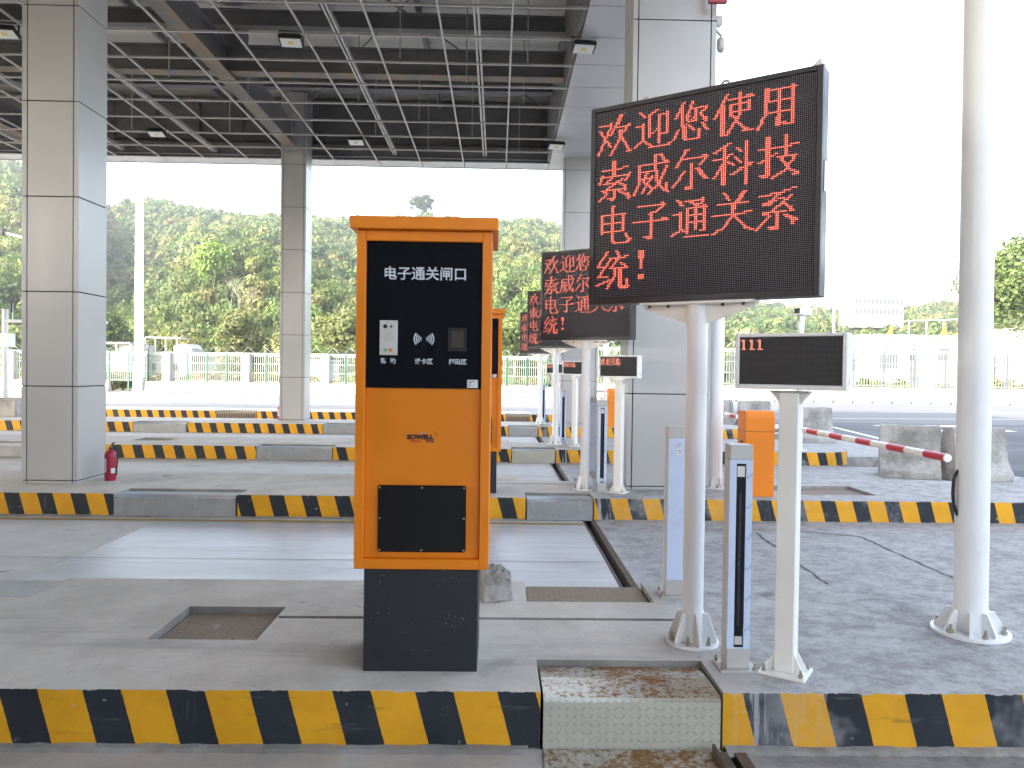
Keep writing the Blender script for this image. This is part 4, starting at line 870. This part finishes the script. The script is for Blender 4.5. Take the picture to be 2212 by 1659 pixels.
def fence(label, x0, x1, sp, z0, z1, post_mat, wire_mat, bars, pillar=0, dbl=False):
    t = thing('mesh_fence', label, 'fence', ((x0+x1)/2, wall_pt((x0+x1)/2), 0), math.atan(-.055)); n = int((x1-x0)/sp); L = (x1-x0)/2
    pm = mb(post_mat); pm.box(-.045, .045, -.04, .04, z0-.6, z1)
    if dbl: pm.box(-.2, -.165, -.03, .03, z0, z1-.15).box(.165, .2, -.03, .03, z0, z1-.15).box(-.164, .164, -.015, .015, z1-.5, z1-.46).box(-.164, .164, -.015, .015, z0+.5, z0+.54).box(-.164, .164, -.015, .015, (z0+z1)/2, (z0+z1)/2+.04)
    pm.tube((0, 0, z1), (.14, -.1, z1+.42), .028, .022, 8); pm = pm.mesh('post')
    wmesh = mb(wire_mat); hw = sp/2-.05
    for q in range(bars): x = -hw+2*hw*(q+.5)/bars; wmesh.box(x-.012, x+.012, -.008, .008, z0+.02, z1-.05)
    for z in (z0+.1, z0+(z1-z0)*.36, z0+(z1-z0)*.66, z1-.13, z1-.05): wmesh.box(-hw, hw, -.018, -.0085, z-.016, z+.016)
    wmesh = wmesh.mesh('mesh_panel')
    pl = mb('white_wall').box(-.22, .22, -.22, .22, -.1, z1+.02).mesh('pillar')
    for q in range(n+1):
        x = -L+q*sp; isp = pillar and q % pillar == 1
        o = bpy.data.objects.new('pillar' if isp else 'post', pl if isp else pm); COL.objects.link(o); o.parent = t; o.location = (x, 0, 0)
        if q < n: o = bpy.data.objects.new('mesh_panel', wmesh); COL.objects.link(o); o.parent = t; o.location = (x+sp/2, 0, 0)
    mb(wire_mat).box(-L, L, -.03, .03, z1+.001, z1+.05).build('top_rail', t)
    m = mb('razor_wire'); pts_ = []
    for q in range(int(2*L/.09)): a = q*.55; pts_.append((-L+q*.09, .05+.17*math.cos(a), z1+.22+.17*math.sin(a)))
    m.path(pts_, .012, 3).build('razor_coil', t)
    return t
fence('pale green mesh fence with white pillars and coiled wire at left', -45.0, 3.0, 1.2, .62, 2.38, 'fence_green', 'fence_wire', 9, 4)
fence('taller grey mesh fence with double posts behind the white barriers at right', 3.2, 33.0, 1.75, .9, 3.0, 'fence_grey', 'fence_wire', 10, 0, True)
t = thing('lighting_mast', 'very tall white lighting mast in front of the hill at left', 'lighting mast', (-21.3, 46.2, 0)); mb('white_paint').tube((0, 0, 0), (0, 0, 26), .26, .15, 24).build('mast', t); mb('grey_metal').tube((.0, 0, 0), (.0, 0, .9), .33, .3, 20).build('base_sleeve', t)
t = thing('street_lamp', 'slender white street lamp with curved arm against sky at right', 'street lamp', (26.3, 60, 0)); m = mb('white_paint').tube((0, 0, 0), (0, 0, 11.6), .1, .06, 12); m.build('mast', t)
mb('grey_metal').path([(0, 0, 11.6), (.08, 0, 12.1), (.3, 0, 12.45), (.6, 0, 12.6)], .045).build('arm', t); mb('grey_metal').box(.55, 1.15, -.12, .12, 12.56, 12.68).build('lamp_head', t)
def house(name, label, loc, w_, d, h, wins, wall='white_wall', roof='roof_grey', para=.3):
    t = thing(name, label, 'house', loc, 0); mb(wall).box(-w_/2, w_/2, 0, d, -.3, h).build('wall', t)
    mb(roof).box(-w_/2-.15, w_/2+.15, -.15, d+.15, h+.001, h+.16).build('roof', t)
    for (x, z, ww, wh) in wins:
        f = mb('window_dark').box(x-ww/2, x+ww/2, -.03, -.002, z, z+wh).build('window', t); mb(wall).box(x-ww/2-.06, x+ww/2+.06, -.09, -.031, z-.09, z-.01).build('sill', f)
    return t
h = house('white_house', 'white house with terrace and red laundry left of the tall mast', (-33.6, 66, 0), 5.0, 6, 2.2, [(-1.2, .7, .9, 1.0), (.4, .7, .9, 1.0), (1.8, .7, .6, .9)])
m = mb('white_wall').box(-2.4, 2.4, 0, 3.5, 3.42, 3.54)
for x in (-2.5, -.6, 1.2, 2.4): m.box(x-.07, x+.07, .1, .24, 2.37, 3.42)
m.build('terrace_roof', h); mb('white_wall').box(1.3, 2.4, .4, 5, 2.37, 3.41).build('rooftop_room', h); mb('red_paint').box(-.2, .05, .2, .24, 2.5, 3.2).use('logo_black').box(.2, .5, .2, .24, 2.5, 3.1).box(-.9, -.6, .2, .24, 2.55, 3.1).build('laundry', h); mb('orange_flag').box(.06, .18, .2, .24, 2.6, 3.2).build('cloth', h)
h = house('white_house', 'white house with a roof terrace frame just right of the tall mast', (-29.7, 70, 0), 4.2, 6, 2.5, [(-1.6, 1.0, 1.0, .8), (.4, 1.0, 1.1, .8)])
m = mb('roof_grey').box(-2.1, .9, .2, 3, 4.1, 4.18)
for x in (-2.1, -1.2, -.3, .7): m.box(x-.035, x+.035, .2, .27, 2.67, 4.1)
m.build('terrace_frame', h); mb('roof_grey').prism([(.5, 2.67), (2.1, 2.67), (2.1, 3.2), (1.6, 3.6), (.5, 3.4)], .1, 3).build('rooftop_room', h)
h = house('white_house', 'low bright white shed behind the left fence, near the middle column', (-15.5, 62, 0), 4.0, 4, 2.1, [])
h = house('white_house', 'white flat roofed house with railing and orange flags left of the thick pole', (43.6, 78, 0), 12.5, 9, 5.6, [(-4.2, 3.2, 1.2, 1.2), (-1.5, 3.2, 1.2, 1.2), (2, 3.2, 1.2, 1.2)])
m = mb('grey_metal')
for x in (-3.4, -1.6, .2, 2.0, 3.8, 5.6): m.box(x-.05, x+.05, .1, .2, 5.77, 7.3+.07*x)
m.box(-4.2, 6, .08, .22, 7.25, 7.33, Matrix.Rotation(-.035, 4, 'Y')); m.build('railing', h)
for x in (-3.9, 1.6): mb('orange_flag').prism([(x, 5.77), (x+.6, 5.77), (x+.5, 7.0)], .0, .04).build('flag', h)
h = house('white_house', 'low white house beside the small display, water tank on its roof', (36.5, 76, 0), 9, 8, 4.2, [(-1.5, 2.0, 1.3, 1.2), (2.4, 2.3, 1.8, 1.4)]); mb('white_wall').tube((2.4, 1.5, 4.37), (2.4, 1.5, 5.6), .6, .6, 16).build('water_tank', h)
h = house('white_house', 'white house wall at the far right behind the fence', (57, 76, 0), 9, 8, 6.4, [(-2, 3.2, 1.3, 1.2)])
h = house('apartment_block', 'pale two storey block with rows of windows among trees on the right hill', (90.5, 182, 13.2), 12, 8, 7.4, [(-5.4+.98*q, z, .5, 1.1) for q in range(12) for z in (3.0, 5.4)], para=0, wall='pale_wall'); mb('pale_wall').box(-6, -3.5, 0, 4, 7.57, 8.5).build('rooftop_room', h)

# ------------------------------------------------------------------ hills and vegetation
ridge = [(-900, 300), (-400, 320), (-100, 338), (0, 355), (60, 375), (150, 415), (231, 462), (270, 456), (330, 444), (380, 450), (430, 462), (500, 478), (560, 478), (605, 472), (680, 482), (760, 482), (850, 478), (905, 466), (960, 478), (1075, 484), (1110, 479), (1160, 476), (1210, 490), (1300, 545), (1400, 600), (1560, 650), (1650, 650), (1700, 656), (1800, 658), (1950, 660), (2000, 648), (2080, 636), (2150, 612), (2300, 580), (2500, 550), (3200, 520)]
rmid = [(-900, 400), (-100, 410), (40, 432), (120, 470), (180, 520), (231, 590), (290, 618), (350, 590), (420, 540), (500, 512), (600, 520), (680, 545), (760, 570), (905, 560), (1000, 545), (1110, 530), (1200, 560), (1300, 630), (1500, 690), (1700, 700), (1950, 706), (2080, 690), (2300, 650), (3200, 620)]
rnear = [(-900, 560), (-100, 590), (60, 610), (150, 650), (231, 712), (300, 718), (350, 680), (410, 610), (480, 570), (560, 566), (640, 590), (720, 640), (800, 660), (950, 660), (1050, 610), (1130, 590), (1200, 620), (1300, 700), (1500, 735), (1950, 742), (2080, 730), (2300, 700), (3200, 690)]
UX = lambda u: 1075+1665*u
el = lambda t, u, lift: (801-lift-np.interp(UX(u), *zip(*t)))/1665
R0, RN, RM, R1 = 80., 128., 205., 320.
def hz(u, r):
    zn = np.maximum(el(rnear, u, 26), .004)*RN+1.2; zm = np.maximum(el(rmid, u, 22), .01)*RM+1.2; zt = np.maximum(el(ridge, u, 20), .015)*R1+1.6
    sm = lambda q: q*q*(3-2*q)
    a = zn*sm(np.clip((r-R0)/(RN-R0), 0, 1))**.85
    return a+np.where(r > RN, (zm-zn)*np.clip((r-RN)/(RM-RN), 0, 1), 0)+np.where(r > RM, (zt-zm)*np.clip((r-RM)/(R1-RM), 0, 1), 0)-np.where(r > R1, (r-R1)*.12, 0)
us = np.linspace(-1.3, 1.5, 141); rs = np.concatenate([np.linspace(R0-6, R1, 40), np.linspace(R1+8, 520, 12)])
vs = []; 
for r in rs:
    for u in us: vs.append((u*r, r, float(hz(u, r))-.35+ (.0 if r < R0 else .6*math.sin(u*31+r*.13))))
m = mb('hill_soil'); nu = len(us); m.smooth = True
m.add(vs, [(i*nu+j, i*nu+j+1, (i+1)*nu+j+1, (i+1)*nu+j) for i in range(len(rs)-1) for j in range(nu-1)]); tag(m.build('hill'), kind='structure')

rng = np.random.default_rng(11)
def crown(nl, seed, rx=1., rz=1., leaf=.16, lobes=14):
    g = np.random.default_rng(seed)
    ce = g.normal(size=(lobes, 3)); ce /= np.linalg.norm(ce, axis=1)[:, None]; ce *= (g.random((lobes, 1))**.5)*.62; ce[:, 2] = ce[:, 2]*.9+.05
    lr = g.uniform(.28, .5, lobes); li = g.integers(0, lobes, nl)
    d = g.normal(size=(nl, 3)); d[:, 2] += .45; d /= np.linalg.norm(d, axis=1)[:, None]
    p = ce[li]+d*(lr[li]*g.uniform(.75, 1.08, nl))[:, None]
    nrm = d+g.normal(size=(nl, 3))*.36; nrm /= np.linalg.norm(nrm, axis=1)[:, None]
    a = np.cross(nrm, g.normal(size=(nl, 3))); a /= np.linalg.norm(a, axis=1)[:, None]; b_ = np.cross(nrm, a)
    sz = (leaf*g.uniform(.6, 1.35, nl))[:, None]; asp = g.uniform(.45, .9, (nl, 1))
    q = np.stack([p-a*sz, p-b_*sz*asp, p+a*sz, p+b_*sz*asp], 1)          # nl,4,3
    q[..., 0] *= rx; q[..., 1] *= rx; q[..., 2] *= rz
    return q, g.uniform(.88, 1.12, nl)
def leaf_mesh(name, quads, cols):
    n = len(quads); me = bpy.data.meshes.new(name); me.vertices.add(4*n); me.loops.add(4*n); me.polygons.add(n)
    me.vertices.foreach_set('co', quads.reshape(-1).astype(np.float32)); me.loops.foreach_set('vertex_index', np.arange(4*n, dtype=np.int32)); me.polygons.foreach_set('loop_start', np.arange(0, 4*n, 4, dtype=np.int32))
    try: me.polygons.foreach_set('loop_total', np.full(n, 4, dtype=np.int32))
    except Exception: pass
    at = me.color_attributes.new('tint', 'FLOAT_COLOR', 'POINT'); c4 = np.ones((n, 4, 4), np.float32); c4[:, :, :3] = cols[:, None, :]; at.data.foreach_set('color', c4.reshape(-1))
    me.materials.append(M['leaves']); me.update(); return me
PAL = np.array([(.045, .075, .018), (.06, .09, .02), (.08, .1, .025), (.1, .115, .03), (.05, .07, .025), (.085, .12, .022), (.12, .11, .035), (.035, .06, .02), (.07, .085, .03)])
tmpl = [crown(800, s_, 1, 1, .088, 16+s_ % 5) for s_ in range(7)]; tmpl_far = [crown(300, 50+s_, 1, 1, .15, 13) for s_ in range(5)]
def scatter(name, pos, rad, zs, cols, tm):
    Q = []; Cc = []
    for (x, y, z), r, s_, c in zip(pos, rad, zs, cols):
        q, jit = tm[rng.integers(len(tm))]; a = rng.random()*6.28; ca, sa = math.cos(a), math.sin(a)
        X = q[..., 0]*ca-q[..., 1]*sa; Y = q[..., 0]*sa+q[..., 1]*ca
        Q.append(np.stack([X*r+x, Y*r+y, q[..., 2]*r*s_+z], -1)); Cc.append(np.clip(c[None, :]*jit[:, None], 0, 1))
    return leaf_mesh(name, np.concatenate(Q), np.concatenate(Cc))
pos = []; rad = []; zs = []; cols = []; far = []
for r in np.concatenate([np.arange(R0+3, 150, 3.3), np.arange(152, R1+16, 4.6)]):
    step = (3.5 if r < 150 else 4.5)/r
    for u in np.arange(-1.12, 1.0, step):
        uu = u+rng.uniform(-.5, .5)*step; rr = r+rng.uniform(-2.2, 2.2); xx = UX(uu)
        if rr > RM+15 and 1270 < xx < 1540: continue
        if 1800 < xx < 1975 and 174 < rr < 196: continue
        rd = rng.uniform(1.6, 2.9)*(1 if rr < 150 else 1.22); pos.append((uu*rr, rr, float(hz(uu, rr))+rd*.7)); rad.append(rd); zs.append(rng.uniform(.85, 1.4))
        c = PAL[rng.integers(len(PAL))].copy(); c *= rng.uniform(1.15, 2.1); c = c*np.array((1.0, 1., .88)); c = c*.86+c.mean()*.14; cols.append(c); far.append(rr > 150)
far = np.array(far)
for nm, msk, tm in (('forest', ~far, tmpl), ('forest', far, tmpl_far)):
    ix = np.nonzero(msk)[0]; me = scatter(nm, [pos[i] for i in ix], [rad[i] for i in ix], [zs[i] for i in ix], [cols[i] for i in ix], tm)
    o = bpy.data.objects.new('forest', me); COL.objects.link(o); tag(o, 'dense green forest covering the lower hillside' if nm == 'x' else ('forest on the lower hillside behind the fence' if not msk[-1] else 'hazy forest on the upper hillside and ridge'), 'forest', kind='stuff')
# undergrowth between fence and hill
pos = [(x, y, .35) for x, y in zip(rng.uniform(-48, 55, 520), rng.uniform(47.5, 75, 520)) if not (y > 60 and (-38 < x < -24 or x > 30)) and not (-18 < x < -13 and 59 < y < 67)]
cols = [np.array([(.1, .13, .03), (.16, .14, .05), (.17, .11, .06), (.07, .11, .025)][rng.integers(4)]) for _ in pos]
me = scatter('undergrowth', pos, rng.uniform(.7, 1.5, len(pos)), rng.uniform(.5, 1.0, len(pos)), cols, tmpl_far)
o = bpy.data.objects.new('undergrowth', me); COL.objects.link(o); tag(o, 'rough weeds and bushes behind the far fence', 'undergrowth', kind='stuff')
# single trees one can tell apart
def tree(name, label, x, y, z, h, r, col, seed, nl=1500, leaf=.1, bark='bark', squash=1.0, group='trees at the foot of the hill'):
    t = thing(name, label, 'tree', (x, y, z), 0, group); g = random.Random(seed)
    m = mb(bark); m.tube((0, 0, -.4), (.1*r, 0, h*.45), .035*h*.5+.05, .06, 8); 
    for q in range(7):
        a = g.random()*6.28; zz = h*g.uniform(.3, .5); m.tube((.05*r, 0, zz), (r*.7*math.cos(a), r*.7*math.sin(a), h*g.uniform(.6, .85)), .06, .02, 6)
    m.build('trunk', t); q, jit = crown(nl, seed, r, (h*.36)*squash, leaf, 22); q = q.copy(); q[..., 2] += h*.66
    o = bpy.data.objects.new('crown', leaf_mesh('crown', q, np.array(col)[None, :]*jit[:, None])); COL.objects.link(o); o.parent = t; return t
tree('broadleaf_tree', 'tall bright yellow green tree on the hillside left of the slim column', -38.6, 105, float(hz(-.367, 105))-.5, 10.5, 2.7, (.17, .26, .05), 3, 3000, .07)
tree('broadleaf_tree', 'large leafy tree at the right photo edge behind the thick pole', 45.5, 66, 0, 14.5, 6.2, (.11, .15, .045), 5, 11000, .032, 'pale_bark')
tree('broadleaf_tree', 'rounded olive tree at the hill foot right of the slim far column', -14.6, 74, 0, 7.5, 3.6, (.14, .155, .05), 8, 3400, .06)
tree('broadleaf_tree', 'bushy olive tree at the hill foot right of the white terrace house', -24.0, 73, 0, 7.0, 3.2, (.13, .14, .05), 9, 3400, .06)
tree('broadleaf_tree', 'dense dark tree at the hill foot left of the white terrace house', -37.5, 74, 0, 7.5, 3.2, (.07, .1, .035), 10, 3400, .06)
tree('broadleaf_tree', 'green tree at the hill foot between the kiosk and message signs', 1.5, 76, 0, 7.5, 3.4, (.12, .15, .045), 12, 3400, .06)
tree('broadleaf_tree', 'tall green tree standing on the ridge above the front kiosk roof', -31.5, 318, float(hz(-.099, 318)), 12, 6.5, (.045, .065, .03), 14, 900, .14)
def bare(label, x, y, z, h, seed):
    t = thing('bare_tree', label, 'tree', (x, y, z), 0, 'bare pale trees on the hill'); g = random.Random(seed); m = mb('pale_bark')
    def br(p, d, L, r, n):
        e = Vector(p)+d*L; m.tube(p, e, r*.55, r*.36, 6)
        if n: 
            for _ in range(3): dd = (d+Vector((g.uniform(-.7, .7), g.uniform(-.5, .5), g.uniform(-.1, .5)))).normalized(); br(e, dd, L*.72, r*.6, n-1)
    br(Vector((0, 0, -.3)), Vector((.05, 0, 1)), h*.4, .13, 4); m.build('trunk', t); return t
bare('leafless pale branched tree on the hill left of the slim column', -31.2, 91, float(hz(-.343, 91)), 8, 2)
bare('leafless pale tree on the hill behind the small display', 27, 82, float(hz(.33, 82)), 6, 4)

# ------------------------------------------------------------------ haze
hm = bpy.data.materials.new('haze_air'); hm.use_nodes = True; hn = hm.node_tree; hn.nodes.remove(hn.nodes['Principled BSDF'])
pv = hn.nodes.new('ShaderNodeVolumePrincipled'); pv.inputs['Color'].default_value = (.84, .92, 1, 1); pv.inputs['Density'].default_value = .0005; pv.inputs['Anisotropy'].default_value = .2
hn.links.new(pv.outputs[0], hn.nodes['Material Output'].inputs['Volume']); M['haze_air'] = hm
tag(mb('haze_air').box(-905, 905, -305, 1205, -1.4, 75).build('haze'), kind='stuff')
